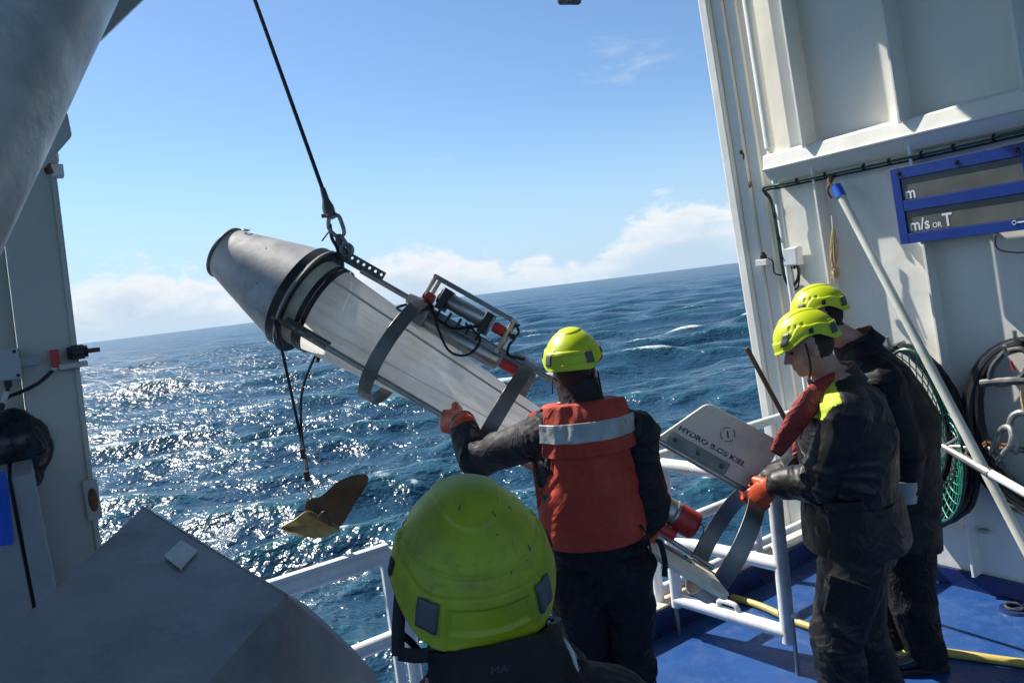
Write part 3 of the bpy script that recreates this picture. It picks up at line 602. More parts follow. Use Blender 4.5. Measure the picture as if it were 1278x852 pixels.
# snap hook, lanyard and shackles hanging at the right
hk = onU(1262, 462, UW-0.18)
sh = thing('snap_hook', 'dark cast snap hook hanging from a peg over the right hose coil', 'hook', hk)
a_, b_ = -VX, ZX
MB().tube(smooth_path([hk+b_*0.10-a_*0.02, hk+b_*0.02-a_*0.085, hk-b_*0.055-a_*0.10, hk-b_*0.075-a_*0.04, hk-b_*0.03+a_*0.05, hk+b_*0.06+a_*0.09, hk+b_*0.11+a_*0.06, hk+b_*0.10-a_*0.02], 6), 0.016, 10).build('hook_body', 'steel_dark', sh)
MB().tube(smooth_path([hk-a_*0.15-b_*0.075, hk-a_*0.05-b_*0.06, hk+a_*0.08-b_*0.05]), 0.022, 10).build('latch_arm', 'steel_dark', sh)
MB().tube([hk+b_*0.09+UX*0.17, hk+b_*0.09-UX*0.04, hk+b_*0.14-UX*0.06], 0.010, 8).build('peg', 'steel', sh)
MB().tube([hk+b_*0.05+a_*0.0, hk+b_*0.00+a_*0.015], 0.008, 8).build('pin', 'red_pl', sh)
lp = hk+a_*0.06-b_*0.05; la = thing('lanyard', 'short pale braided lanyard between the snap hook and the shackles', 'rope', lp)
for k in (-1, 1): MB().tube(smooth_path([lp+a_*0.018*k, lp-b_*0.08+a_*0.02*k, lp-b_*0.17+a_*0.012*k]), 0.009, 8).build('strand', 'hemp', la)
def shackle(cen, ax, up, nrm, size, label):
    t = thing('bow_shackle', label, 'shackle', cen, 'shackles hanging on the bulkhead')
    pts = [cen+ax*(size*0.55*x)+up*(size*y) for x, y in ((-0.62, -0.75), (-0.75, -0.2), (-0.95, 0.25), (-0.7, 0.72), (0, 0.95), (0.7, 0.72), (0.95, 0.25), (0.75, -0.2), (0.62, -0.75))]
    MB().tube(smooth_path(pts, 5), size*0.16, 10).build('bow', 'galvshackle', t)
    for s_ in (-1, 1): MB().ell(cen+ax*(size*0.35*s_)-up*size*0.8, ax*size*0.16, up*size*0.28, nrm*size*0.28, 12, 8).build('eye', 'galvshackle', t)
    MB().tube([cen-ax*size*0.85-up*size*0.8, cen+ax*size*0.75-up*size*0.8], size*0.14, 10).build('pin', 'steel_dark', t)
    MB().tube([cen-ax*size*0.95-up*size*0.8, cen-ax*size*0.7-up*size*0.8], size*0.25, 6).build('nut', 'rust', t)
MT['galvshackle'] = mat('galvanised_shackle', (0.27, 0.28, 0.28), 0.5, 0.6, var=0.4, vscale=25)
s0 = onU(1277, 540, UW-0.17); shackle(s0, a_, b_, UX, 0.115, 'upright galvanised bow shackle at the lower end of the lanyard')
shackle(s0-a_*0.075-b_*0.05-UX*0.07, (a_*0.6-b_*0.5-UX*0.5).normalized(), (b_*0.75+a_*0.4).normalized(), UX, 0.10, 'tilted galvanised bow shackle linked beside the upright one')

# ---------------------------------------------------------------- left pillar and fittings
VP = 3.16
lpz = 2.76
lp_ = thing('door_post', 'weathered grey steel post at the left side of the opening', 'post', S(0.1, VP, 0))
ue0 = onV(70, 235, VP).dot(UX); ue1 = onV(125, 690, VP).dot(UX); z0_ = onV(125, 690, VP).z; z1_ = onV(70, 235, VP).z
def ue(z): return ue1+(ue0-ue1)*(z-z0_)/(z1_-z0_)
def SP(u, v, z): return S(ue(z)+u, v, z)
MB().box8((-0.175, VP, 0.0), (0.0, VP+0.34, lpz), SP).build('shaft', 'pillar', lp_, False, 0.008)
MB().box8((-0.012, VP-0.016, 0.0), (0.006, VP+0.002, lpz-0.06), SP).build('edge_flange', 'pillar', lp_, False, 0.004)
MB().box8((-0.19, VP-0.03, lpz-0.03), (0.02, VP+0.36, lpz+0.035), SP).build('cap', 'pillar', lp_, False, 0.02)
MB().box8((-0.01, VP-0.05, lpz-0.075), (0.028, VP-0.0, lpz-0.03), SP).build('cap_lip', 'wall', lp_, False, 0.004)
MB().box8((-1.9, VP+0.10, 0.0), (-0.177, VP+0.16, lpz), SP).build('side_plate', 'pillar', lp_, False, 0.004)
MB().box8((-1.9, VP+0.02, 2.98), (0.0, VP+0.34, ZR), SP).build('shade_plate', 'pillar', lp_, False, 0.004)  # unseen plate added above the post to keep sun off the hood
c = onV(119, 622, VP-0.012); MB().box(c+UX*-0.01, (0.024, 0.012, 0.075)).build('latch_plate', 'pillar', lp_, False, 0.004)
MB().ell(c-VX*0.014-UX*0.008, UX*0.016, VX*0.006, ZX*0.045, 12, 8).build('rust_spot', 'rust', lp_)
c = onV(84, 441, VP-0.03); cl = thing('latch_clamp', 'black and red latch clamp on the outer edge of the left post', 'clamp', c)
MB().box(c-ZX*0.045+UX*0.012, (0.045, 0.035, 0.010)).build('bracket', 'pillar', cl, False, 0.003)
MB().tube([c+UX*0.0, c+UX*0.065], 0.022, 8).build('knob', 'black', cl)
for k in range(6): MB().box(c+UX*0.033+VX*0.020*math.cos(k*1.047)+ZX*0.020*math.sin(k*1.047), (0.02, 0.009, 0.009)).build('lobe', 'black', cl, False, 0.002)
MB().tube([c+UX*0.06, c+UX*0.105], 0.009, 10).build('bolt', 'wood', cl)
MB().box(c-UX*0.04-ZX*0.012, (0.013, 0.012, 0.032)).build('red_tag', 'red_pl', cl, False, 0.003)
cj = onV(6, 455, VP-0.04); jb2 = thing('junction_box', 'grey junction box with two screws on the plate left of the post', 'box', cj)
MB().box(cj, (0.045, 0.035, 0.055)).build('housing', 'box_grey', jb2, False, 0.006)
for s_ in (-1, 1): MB().ell(cj+UX*0.033+ZX*0.042*s_-VX*0.035, UX*0.006, VX*0.003, ZX*0.006, 10, 6).build('screw', 'black', jb2)
MB().box(cj+UX*0.075+VX*0.02, (0.03, 0.006, 0.014)).build('tab', 'box_grey', jb2, False)
MB().tube([cj-ZX*0.055, cj-ZX*0.08], 0.012, 10).build('gland', 'black', jb2)
ck = thing('sensor_cable', 'black cable curving from the latch clamp down to the left frame edge', 'cable', c)
cpts = [c-UX*0.04-ZX*0.04, onV(66, 462, VP-0.03), onV(48, 478, VP-0.05), onV(26, 489, VP-0.05), onV(8, 497, VP-0.05), onV(-2, 515, VP-0.06), onV(-8, 545, VP-0.07)]
MB().tube(smooth_path(cpts), 0.0065, 8).build('cable', 'black', ck)
MB().tube([cpts[0], cpts[1]], 0.010, 8).build('white_sleeve', 'tape', ck)
MB().tube(smooth_path([cj-ZX*0.08, onV(6, 495, VP-0.05), onV(2, 512, VP-0.05)]), 0.0065, 8).build('cable', 'black', ck)
MB().tube([onV(9, 488, VP-0.05), onV(4, 503, VP-0.05)], 0.010, 8).build('white_sleeve', 'tape', ck)
# cabinet, bag and strap at the left edge
cv = 2.72
ca = thing('equipment_cabinet', 'pale grey cabinet with a dark door gap at the left edge', 'cabinet', S(-0.3, cv, 0))
e0 = onV(46, 606, cv); e1 = onV(74, 752, cv)
def SC(u, v, z): return S(e1.dot(UX)+(e0.dot(UX)-e1.dot(UX))*(z-e1.z)/(e0.z-e1.z)+u, v, z)
MB().box8((-0.060, cv, 0.0), (0.0, cv+0.40, e0.z+0.04), SC).build('door_edge', 'cabinet', ca, False, 0.006)
MB().box8((-0.60, cv, 0.0), (-0.070, cv+0.40, e0.z+0.04), SC).build('door', 'cabinet', ca, False, 0.006)
MB().box8((-0.071, cv+0.02, 0.0), (-0.059, cv+0.38, e0.z+0.03), SC).build('gap', 'black', ca, False)
for (px, py, nm, m_, hx, hz) in ((38, 653, 'catch', 'steel_dark', .016, .007), (49, 651, 'catch', 'black', .010, .008), (40, 682, 'catch', 'black', .008, .015), (48, 712, 'red_tab', 'red_pl', .011, .014), (45, 750, 'catch', 'black', .004, .014)):
    c = onV(px, py, VP+0.09); MB().box(c, (hx*1.3, 0.02, hz*1.3)).build(nm, m_, lp_, False, 0.003)
bc = at(14, 560, 2.62); bg_ = thing('bag', 'black crumpled waterproof bag hanging at the left edge', 'bag', bc-ZX*0.15)
bm_ = MB(); bm_.ell(bc, UX*0.13, VX*0.09, ZX*0.145, 36, 24)
for i, p in enumerate(bm_.v):
    d = p-bc; bm_.v[i] = bc + d*(1+0.16*noise.noise(p*9)+0.10*abs(noise.noise(p*22+Vector((3, 0, 0))))-0.05)
bm_.build('sack', 'bag', bg_, sharp=60)
bm_ = MB().ell(at(38, 592, 2.6), UX*0.04, VX*0.03, ZX*0.05, 20, 14)
for i, p in enumerate(bm_.v): bm_.v[i] = p+Vector((1, 0.3, 0.2))*0.03*noise.noise(p*18)
bm_.build('flap', 'bag', bg_, sharp=60)
MB().tube(smooth_path([at(46, 545, 2.55), at(54, 552, 2.55), at(55, 562, 2.55), at(47, 566, 2.55)]), 0.008, 8).build('buckle', 'blackgloss', bg_)
st_ = MB(); pts = smooth_path([onV(-3, 590, cv-0.03), onV(2, 606, cv-0.03), onV(4, 630, cv-0.025), onV(7, 660, cv-0.02), onV(8, 680, cv-0.02)], 6)
st_.tube(pts, [0.018]*len(pts), 12, side=UX, rb=[0.004]*len(pts)); tag(st_.build('strap', 'blue_pl'), 'bright blue webbing strap hanging below the black bag', 'strap')
hp = at(4, 770, 2.4); fz = MB()
for i in range(30):
    d = Vector((rnd.uniform(-1, 1), rnd.uniform(-1, 1), rnd.uniform(-.3, 1)))
    fz.tube(smooth_path([hp, hp+d*0.04, hp+d*0.06+Vector((rnd.uniform(-.03, .03), 0, -.02))], 3), 0.004, 5)
fz.tube([hp, Vector((hp.x-0.05, hp.y, 0.0))], 0.014, 8)
tag(fz.build('rope_tail', 'hemp'), 'tuft of frayed yellow rope at the left edge above the grey hood', 'rope')

# ---------------------------------------------------------------- crane boom at top left
cb_ = thing('crane_boom', 'thick grey galvanised crane boom crossing the top left corner', 'crane', at(-60, 330, 1.5))
q0 = at(0, 318, 1.55); q1 = at(148, 0, 1.85)
axd = (q1-q0).normalized(); los = ((q0+q1)/2-CAM).normalized(); off_ = axd.cross(los).normalized()
if off_.dot(cr) > 0: off_ = -off_
RBm = 0.20
off2 = (off_*math.cos(0.12)+los*0.12).normalized()
A0 = q0+off2*RBm-axd*1.1; A1 = q1+off2*RBm+axd*1.3
MB().tube([A0, A0.lerp(A1, .33), A0.lerp(A1, .66), A1], RBm, 64).build('tube', 'galv', cb_)
# box beam and gusset plates behind the tube
g0 = [at(128, 48, 2.15), at(180, -2, 2.15), at(240, -60, 2.15), at(130, -60, 2.15), at(60, 60, 2.15)]
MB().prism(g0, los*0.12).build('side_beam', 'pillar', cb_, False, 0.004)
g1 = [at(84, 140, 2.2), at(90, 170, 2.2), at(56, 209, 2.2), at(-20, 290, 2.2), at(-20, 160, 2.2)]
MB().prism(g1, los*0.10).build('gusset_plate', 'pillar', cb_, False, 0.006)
MB().tube([at(58, 206, 2.25), at(62, 216, 2.25)], 0.012, 8).build('pin', 'rust', cb_)
# flood lamp whose lower edge just shows at the top of the frame
fc = at(712, -36, 3.6); fl = thing('flood_lamp', 'edge of a dark lamp housing at the very top of the frame', 'lamp', fc)
MB().box(fc, (0.06, 0.09, 0.125), (cr, cf, cu)).build('housing', 'steel_dark', fl, False, 0.01)
MB().tube([fc+cu*0.10, Vector((fc.x, fc.y, ZR+0.1))-VX*0.25], 0.02, 10).build('stem', 'steel_dark', fl)
MB().box(fc-cu*0.126, (0.05, 0.08, 0.004), (cr, cf, cu)).build('lens', 'screen', fl, False)

# ---------------------------------------------------------------- guard rails
VR = VK+0.09
def zV(px, py): p = onV(px, py, VR); return p.dot(UX), p.z
rl = thing('guard_rail', 'white guard rail left of the opening beside the grey hood', 'railing', S(0.7, VR, 0.16))
ua, za = zV(340, 737); ub, zb_ = zV(492, 694); zt_ = (za+zb_)/2
ue_ = zV(487, 700)[0]
MB().tube([S(0.16, VR, zt_), S(ue_+0.02, VR, zt_)], 0.036, 16).build('top_rail', 'rail', rl)
MB().box8((0.16, VR-0.012, zt_+0.034), (ue_+0.0, VR+0.03, zt_+0.056), S).build('top_bar', 'rail', rl, False, 0.004)
zm_ = (zV(440, 815)[1]+zV(500, 793)[1])/2
MB().tube([S(0.16, VR, zm_), S(ue_+0.02, VR, zm_)], 0.036, 16).build('mid_rail', 'rail', rl)
MB().tube([S(0.16, VR, 0.26), S(ue_, VR, 0.26)], 0.022, 16).build('low_rail', 'rail', rl)
MB().box8((ue_-0.045, VR-0.012, 0.165), (ue_+0.0, VR+0.02, zt_-0.0), S).build('flat_post', 'rail', rl, False, 0.004)
MB().tube([S(ue_+0.045, VR-0.01, 0.16), S(ue_+0.045, VR-0.01, zt_+0.03)], 0.032, 16).build('post', 'rail', rl)
MB().tube([S(0.30, VR-0.01, 0.16), S(0.30, VR-0.01, zt_)], 0.032, 16).build('post', 'rail', rl)
rr_ = thing('guard_rail', 'white guard rail right of the opening running to the bulkhead', 'railing', S(3.6, VR, 0.16))
zt2 = (zV(930, 537)[1]+zV(965, 521)[1])/2; zm2 = (zV(863, 648)[1]+zV(920, 620)[1])/2; zl2 = (zV(924, 690)[1]+zV(995, 655)[1])/2
for nm, z_, r_ in (('top_rail', zt2, 0.030), ('mid_rail', zm2, 0.030), ('low_rail', zl2, 0.028)):
    MB().tube([S(2.93, VR, z_), S(UW-0.02, VR, z_)], r_, 16).build(nm, 'rail', rr_)
for u_ in (2.93, 3.86): MB().tube([S(u_, VR, 0.162), S(u_, VR, zt2)], 0.030, 16).build('post', 'rail', rr_)
MB().box8((3.75, VR-0.02, 0.163), (3.97, VR+0.06, 0.18), S).build('foot_plate', 'rail', rr_, False, 0.003)
# gate leaf swung inboard
ga = thing('rail_gate', 'white tubular gate leaf swung open over the blue deck', 'gate', S(2.93, 2.97, 0))
GU, GA, GB = 2.93, 2.985, 2.30
ztop, zbot = 1.0, 0.19
def arcp(c, a, b, r, n=5): return [c + a*(r*math.cos(t*math.pi/2/n)) + b*(r*math.sin(t*math.pi/2/n)) for t in range(n+1)]
def SG(v, z): return S(GU+(GA-v)*0.10, v, z)
rr3 = 0.10
top_c = [SG(GA, zbot), SG(GA, ztop), SG(GA-0.3, ztop-0.01)]
MB().tube([SG(GA, zbot-0.02), SG(GA, ztop+0.02)], 0.034, 16).build('hinge_post', 'rail', ga)
lp2 = [SG(GA, ztop)] + [SG(GB+rr3, ztop)]+[SG(GB+rr3-rr3*math.sin(t), ztop-rr3+rr3*math.cos(t)) for t in np.linspace(0.2, math.pi/2, 6)] + [SG(GB, zbot+0.05), SG(GB, zbot-0.03)]
MB().tube(lp2, 0.036, 16).build('frame_loop', 'rail', ga)
MB().tube([SG(GA, zbot+0.02), SG(GB, zbot+0.02)], 0.036, 16).build('bottom_rail', 'rail', ga)
MB().tube([SG(GA, 0.56), SG(GB, 0.56)], 0.036, 16).build('mid_rail', 'rail', ga)
MB().tube([SG(GA+0.012, zbot), SG(GA+0.012, 0.0)], 0.012, 10).build('drop_pin', 'steel', ga)
MB().tube([SG(GB-0.03, zbot+0.12), SG(GB-0.03, 0.0)], 0.010, 10).build('drop_pin', 'steel', ga)
MB().tube([SG(GB-0.02, zbot+0.12), SG(GB-0.06, zbot+0.12)], 0.016, 10).build('pin_lug', 'rail', ga)
MB().tube(smooth_path([SG(2.70, zbot+0.05), SG(2.69, zbot+0.085), SG(2.60, zbot+0.085), SG(2.58, zbot+0.05)]), 0.014, 10).build('latch', 'rail', ga)

# ---------------------------------------------------------------- deck hose and shackle
hp_ = [onZ(790, 752, .17), onZ(815, 737, .19), onZ(845, 725, .19), onZ(868, 726, .18), onZ(885, 735, .10), onZ(905, 742, .03), onZ(950, 756, .022), onZ(1000, 778, .022), onZ(1060, 796, .022), onZ(1110, 805, .022), onZ(1190, 815, .022), onZ(1278, 827, .022), onZ(1330, 832, .022), onZ(1500, 850, .022)]
tag(MB().tube(smooth_path(hp_, 8), 0.021, 14).build('deck_hose', 'hose'), 'yellow hose lying across the blue deck and over the kerb', 'hose')
c = onZ(1108, 788, .012); dk = thing('deck_fitting', 'small steel fitting lying on the deck between the crewmen', 'fitting', c)
MB().tube(smooth_path([c-UX*0.03, c+VX*0.02, c+UX*0.03]), 0.008, 8).build('bow', 'steel', dk); MB().tube([c-UX*0.035, c+UX*0.035], 0.007, 8).build('pin', 'rust', dk)

c = onZ(1266, 757, .02); de = thing('deck_eye', 'dark recessed lashing ring in the deck near the bulkhead', 'fitting', c)
MB().lathe(c-ZX*0.018, ZX, [(0, 0.075), (0.012, 0.070), (0.014, 0.045), (0.004, 0.030), (0.004, 0.0)], 28).build('cup', 'navy', de); MB().torus(c+ZX*0.004, UX, VX, 0.042, 0.008, 28, 8).build('ring', 'steel_dark', de)
# ---------------------------------------------------------------- grey hood at lower left
H1 = at(178, 632, 1.62); H2 = at(357, 742, 1.30); H3 = at(225, 890, 1.0)
hn = (H1-H2).cross(H3-H2).normalized(); H0 = hit(-120, 905, H1, hn)
hd = thing('machine_hood', 'big grey sheet metal machine hood with a small pale sticker', 'machine', Vector((H2.x-0.4, H2.y, 0)))
H4 = [at(380, 753, 1.29), at(410, 779, 1.28), at(440, 808, 1.27), at(467, 838, 1.26), at(480, 870, 1.25)]
H4 = []
for i, (x, y) in enumerate(((380, 753), (410, 779), (440, 808), (467, 838), (480, 870))):
    dpl = (hit(x, y, H1, hn)-CAM).dot(cf); H4.append(at(x, y, dpl*(1.03+0.15*(i+1))))
def ground(p, k=0.0): return Vector((p.x+VX.x*k, p.y+VX.y*k, 0.02))
hullpts = [H0, H1, H2, H3]+H4+[at(300, 930, 1.0), at(480, 960, 1.2)]
base = [p for p in hullpts]
bm = bmesh.new()
for p in [H0, H1, H2, H3]+H4+[ground(H0), ground(H1, -.1), ground(H2, -.05), ground(H4[-1], -.1), ground(H3, 0.05), at(330, 960, 1.02)]: bm.verts.new(p)
bmesh.ops.convex_hull(bm, input=bm.verts); bmesh.ops.delete(bm, geom=[v for v in bm.verts if not v.link_faces], context='VERTS')
bmesh.ops.dissolve_limit(bm, angle_limit=D2R(1.5), verts=bm.verts, edges=bm.edges)
hm = MB(); bm.verts.ensure_lookup_table(); hm.add([v.co.copy() for v in bm.verts], [tuple(v.index for v in f.verts) for f in bm.faces]); bm.free()
hm.build('hood_shell', 'hood', hd, False, 0.004)
nrm = (H1-H2).cross(H0-H1).normalized(); nrm = nrm if nrm.dot(CAM-H1) > 0 else -nrm
pk = [hit(x, y, H1, nrm)+nrm*0.004 for x, y in ((205, 697), (226, 677), (247, 690), (226, 713))]
MB().prism(pk, nrm*0.003).build('sticker', 'sticker', hd, False)
e_ = (H2-H1).normalized(); MB().tube([H1-nrm*0.002, H2-nrm*0.002], 0.004, 8).build('folded_edge', 'hood', hd)

# ================================================================== THE SAMPLER
SD0, SD1, SS0, SS1 = 3.70, 3.38, -118.0, 600.0
PN = at(282, 315, SD0); PT = at(902, 677, SD1)
XA = (PT-PN).normalized(); SLN = (PT-PN).length
ZA = cr*0.508+cu*0.862; ZA = (ZA-XA*ZA.dot(XA)).normalized(); YA = ZA.cross(XA)
sam = thing('plankton_sampler', 'long plankton sampler with metal nose cone, white net and cream tail fins', 'sampler', PN)
sam.matrix_world = Matrix(((XA.x, YA.x, ZA.x, PN.x), (XA.y, YA.y, ZA.y, PN.y), (XA.z, YA.z, ZA.z, PN.z), (0, 0, 0, 1)))
def ax(s):
    t = SD0*(s-SS0)/(SD0*(s-SS0)+SD1*(SS1-s)); return SLN*t
def sloc(x, th, r): return Vector((x, -r*math.sin(th), r*math.cos(th)))
def sworld(p): return PN + XA*p.x + YA*p.y + ZA*p.z
LX, LY, LZ = Vector((1, 0, 0)), Vector((0, 1, 0)), Vector((0, 0, 1))
def sp(mb, name, m, parent=None, **k):
    o = mb.build(name, m, parent if parent is not None else sam, local=True, **k); return o
# nose cone with rolled lip and rear rim
xc = ax(4)
cn = sp(MB().lathe((0, 0, 0), LX, [(0.0, 0.122), (0.0, 0.128), (xc*0.5, 0.204), (xc, 0.275), (xc, 0.270), (xc*0.5, 0.198), (0.0, 0.122)], 72), 'nose_cone', 'cone')
sp(MB().torus((0.004, 0, 0), LY, LZ, 0.128, 0.011, 64, 10), 'lip', 'steel_dark', cn)
sp(MB().torus((xc, 0, 0), LY, LZ, 0.273, 0.007, 64, 8), 'rear_rim', 'steel_dark', cn)
sp(MB().lathe((0, 0, 0), LX, [(xc-0.06, 0.268), (xc+0.002, 0.272), (xc+0.002, 0.225), (xc-0.06, 0.222)], 64), 'inner_ring', 'black', cn)
for k, (x, a) in enumerate(((0.25, 0.9), (0.33, 1.7))):
    r = 0.128+(0.275-0.128)*x/xc; sp(MB().ell(sloc(x, a, r), LX*0.007, LY*0.002, LZ*0.006, 10, 6), 'dent_mark', 'steel_dark', cn)
sp(MB().tube(smooth_path([sloc(0.07, 0.25, 0.165), sloc(0.075, 0.38, 0.163), sloc(0.06, 0.44, 0.158), sloc(0.045, 0.36, 0.154), sloc(0.05, 0.24, 0.156), sloc(0.07, 0.25, 0.165)], 4), 0.004, 6), 'weld_scar', 'tape', cn)
# net
x1 = ax(26); x2 = ax(520); rn0, rn1 = 0.222, 0.052
sp(MB().lathe((0, 0, 0), LX, [(ax(-14), 0.228), (ax(24), 0.226)], 64), 'net_collar', 'net_canvas')
sp(MB().lathe((0, 0, 0), LX, [(ax(18), 0.2275), (ax(19), 0.231), (ax(23), 0.231), (ax(24), 0.2275)], 64), 'black_band', 'black')
sp(MB().lathe((0, 0, 0), LX, [(ax(25.5), 0.2275), (ax(26.5), 0.231), (ax(30), 0.230), (ax(31), 0.2265)], 64), 'black_band', 'black')
def netmod(t, a):
    u = (t-x1)/(x2-x1); amp = 0.050*math.sin(math.pi*min(1, max(0, u)))**0.7
    return 1 + amp*(0.6*math.sin(6*a+1.1+2.0*u)+0.9*noise.noise(Vector((math.cos(a)*3.2, math.sin(a)*3.2, t*0.9)))+0.55*noise.noise(Vector((math.cos(a)*9, math.sin(a)*9, t*1.2)))+0.22*math.sin(22*a+3*u+2*math.sin(a*3))) - 0.02*math.sin(math.pi*u)
prof = []
for i in range(41):
    u = i/40; prof.append((x1+(x2-x1)*u, rn0+(rn1-rn0)*u))
nt_ = sp(MB().lathe((0, 0, 0), LX, prof, 96, mod=netmod), 'net', 'net')
def netp(a, u, lift=0.002):
    t = x1+(x2-x1)*u; return Vector((t, 0, 0)) + (sloc(0, a, 1))*((rn0+(rn1-rn0)*u)+lift)
for ia, a in enumerate((0.15, 0.80, 1.85, 2.6, 3.6, 4.7, 5.6)):
    m = MB(); N_ = 40
    for i in range(N_+1):
        u = i/N_; t = x1+(x2-x1)*u
        # lathe frame angle matches: x=perp, recompute radius with the fold function
        ang = a; r = (rn0+(rn1-rn0)*u)
        d = sloc(0, ang, 1); px_, py_ = perp(LX); la_ = math.atan2(d.dot(py_), d.dot(px_)) % (2*math.pi)
        r *= netmod(t, la_); c = Vector((t, 0, 0))+d*(r+0.0012); tn = LX.cross(d)
        w = (0.008 if ia == 1 else 0.0022)*(1-0.5*u)
        m.v += [c-tn*w, c+tn*w]
        if i: k = 2*i; m.f.append((k-2, k-1, k+1, k))
    sp(m, 'seam', 'net_canvas' if ia == 1 else 'seam', nt_)
# rods, brackets, hoops
RT = {'top': 0.0, 'near': D2R(118), 'far': D2R(232)}
RR = 0.258
def perforated(n, cell, h, th_, hr):
    mb = MB()
    for i in range(n):
        cx = (i+0.5)*cell; O = []; I = []
        for k in range(16):
            a = 2*math.pi*k/16+math.pi/16*0; c, s_ = math.cos(a), math.sin(a); q = max(abs(c)/(cell/2), abs(s_)/(h/2)); O.append((cx+c/q, s_/q)); I.append((cx+hr*c, hr*s_))
        b = len(mb.v)
        for y in (-th_/2, th_/2):
            mb.v += [Vector((p[0], y, p[1])) for p in O]+[Vector((p[0], y, p[1])) for p in I]
        for k in range(16):
            j = (k+1) % 16
            mb.f += [(b+k, b+j, b+16+j, b+16+k), (b+32+j, b+32+k, b+48+k, b+48+j), (b+16+k, b+16+j, b+48+j, b+48+k)]
            if abs(O[k][1]) > h/2-1e-6 and abs(O[j][1]) > h/2-1e-6 or (i == 0 and O[k][0] < cx-cell/2+1e-6 and O[j][0] < cx-cell/2+1e-6) or (i == n-1 and O[k][0] > cx+cell/2-1e-6 and O[j][0] > cx+cell/2-1e-6):
                mb.f.append((b+j, b+k, b+32+k, b+32+j))
    return mb
for nm, th_ in RT.items():
    rod = sp(MB().tube([sloc(ax(40), th_, RR), sloc(ax(612 if nm != 'far' else 470), th_, RR)], 0.0145, 14), 'rod', 'steel')
    pf = perforated(7, 0.034, 0.072, 0.006, 0.0075)
    Rz = sloc(0, th_, 1); Ty = LX.cross(Rz)
    # plate turned a little so that its holes face outwards from the hull
    tilt = {'top': 0.0, 'near': -0.95, 'far': 0.9}[nm]
    Zp = (Rz*math.cos(tilt)+Ty*math.sin(tilt)); Yp = Zp.cross(LX)
    o_ = sloc(ax(10), th_, RR+0.012)
    pf.v = [o_+LX*p.x+Yp*p.y+Zp*(p.z*(1.0 if p.z < 0.02 else 0.55)+0.020) for p in pf.v]
    br = sp(pf, 'bracket', 'bracket', smooth=False)
    mb = MB(); mb.box(o_+LX*0.12-Zp*0.014+Yp*0.018, (0.122, 0.024, 0.003), (LX, Yp, Zp)); sp(mb, 'flange', 'bracket', br, smooth=False)
    sp(MB().tube([sloc(ax(-4), th_, 0.262), sloc(ax(18), th_, RR+0.01)], 0.012, 10), 'bolt', 'steel_dark', br)
def hoop(xc_, R, w, th_, n=64, sq=0.0, dz=0.0):
    mb = MB(); rs = []
    for k in range(n):
        a = 2*math.pi*k/n; rr_ = R*(1+sq*math.cos(3*a)); d = sloc(0, a, 1)
        rs.append([Vector((xc_-w, 0, 0))+d*rr_, Vector((xc_+w, 0, 0))+d*rr_, Vector((xc_+w, 0, 0))+d*(rr_+th_), Vector((xc_-w, 0, 0))+d*(rr_+th_)])
    return mb.rings(rs, closed=True)
MT['hoopsteel'] = mat('hoop_steel', (0.20, 0.195, 0.18), 0.42, 0.75, var=0.3, vscale=7, bump=0.05)
for s_ in (130, 283): sp(hoop(ax(s_), 0.275, 0.034, 0.006, sq=0.035), 'hoop', 'hoopsteel', bevel=0.0015)
sp(hoop(ax(602), 0.275, 0.040, 0.006, sq=0.02), 'tail_hoop', 'hoopsteel', bevel=0.0015)
for s_ in (130, 283, 602):
    for th_ in RT.values(): sp(MB().tube([sloc(ax(s_), th_, 0.262), sloc(ax(s_), th_, 0.292)], 0.011, 8), 'hoop_bolt', 'steel_dark')
# instrument cage on the top rod
fr = MB(); xa, xb = ax(128), ax(238); za, zb2 = RR+0.02, RR+0.155
cage = sp(MB().tube([Vector((xa, -0.055, zb2)), Vector((xb, -0.055, zb2))], 0.011, 8), 'cage_rail', 'steel')
sp(MB().tube([Vector((xa, 0.055, zb2)), Vector((xb, 0.055, zb2))], 0.011, 8), 'cage_rail', 'steel')
for x in (xa, xb):
    for y in (-0.055, 0.055): sp(MB().tube([Vector((x, y, zb2)), Vector((x-0.0, y*0.9, za-0.04))], 0.011, 8), 'cage_leg', 'steel')
    sp(MB().tube([Vector((x, -0.066, zb2)), Vector((x, 0.066, zb2))], 0.011, 8), 'cage_crossbar', 'steel')
    sp(MB().tube([Vector((x, -0.06, za-0.03)), Vector((x, 0.06, za-0.03))], 0.011, 8), 'cage_crossbar', 'steel')
for y in (-0.055, 0.055): sp(MB().tube([Vector((xa-0.05, y, za-0.035)), Vector((xb+0.16, y*0.7, za-0.035))], 0.011, 8), 'cage_rail', 'steel')
def housing(c0_, c1_, r, m='steel', name='housing'):
    d = (c1_-c0_); o = sp(MB().lathe(c0_, d, [(0, 0), (0, r*0.9), (0.006, r), (d.length-0.006, r), (d.length, r*0.9), (d.length, 0)], 24), name, m); return o
hA = housing(Vector((xa+0.05, -0.005, RR+0.085)), Vector((xb-0.09, -0.005, RR+0.085)), 0.040)
for f in (0.12, 0.92): 
    x = xa+0.05+f*(xb-xa-0.14); sp(MB().box(Vector((x, -0.005, RR+0.078)), (0.020, 0.052, 0.054), (LX, LY, LZ)), 'clamp', 'black', bevel=0.004)
for x0_, x1_, y, z in ((xa-0.01, xa+0.045, -0.04, RR+0.05), (xb-0.075, xb-0.005, -0.03, RR+0.085)):
    c_ = housing(Vector((x0_, y, z)), Vector((x1_, y, z)), 0.026, 'red_pl', 'connector')
    for k in range(3): sp(MB().torus(Vector((x0_+0.012+0.015*k, y, z)), LY, LZ, 0.0262, 0.0025, 20, 6), 'ridge', 'red_pl', c_)
hB = housing(Vector((xa+0.03, -0.02, RR-0.055)), Vector((xb+0.03, -0.02, RR-0.055)), 0.042)
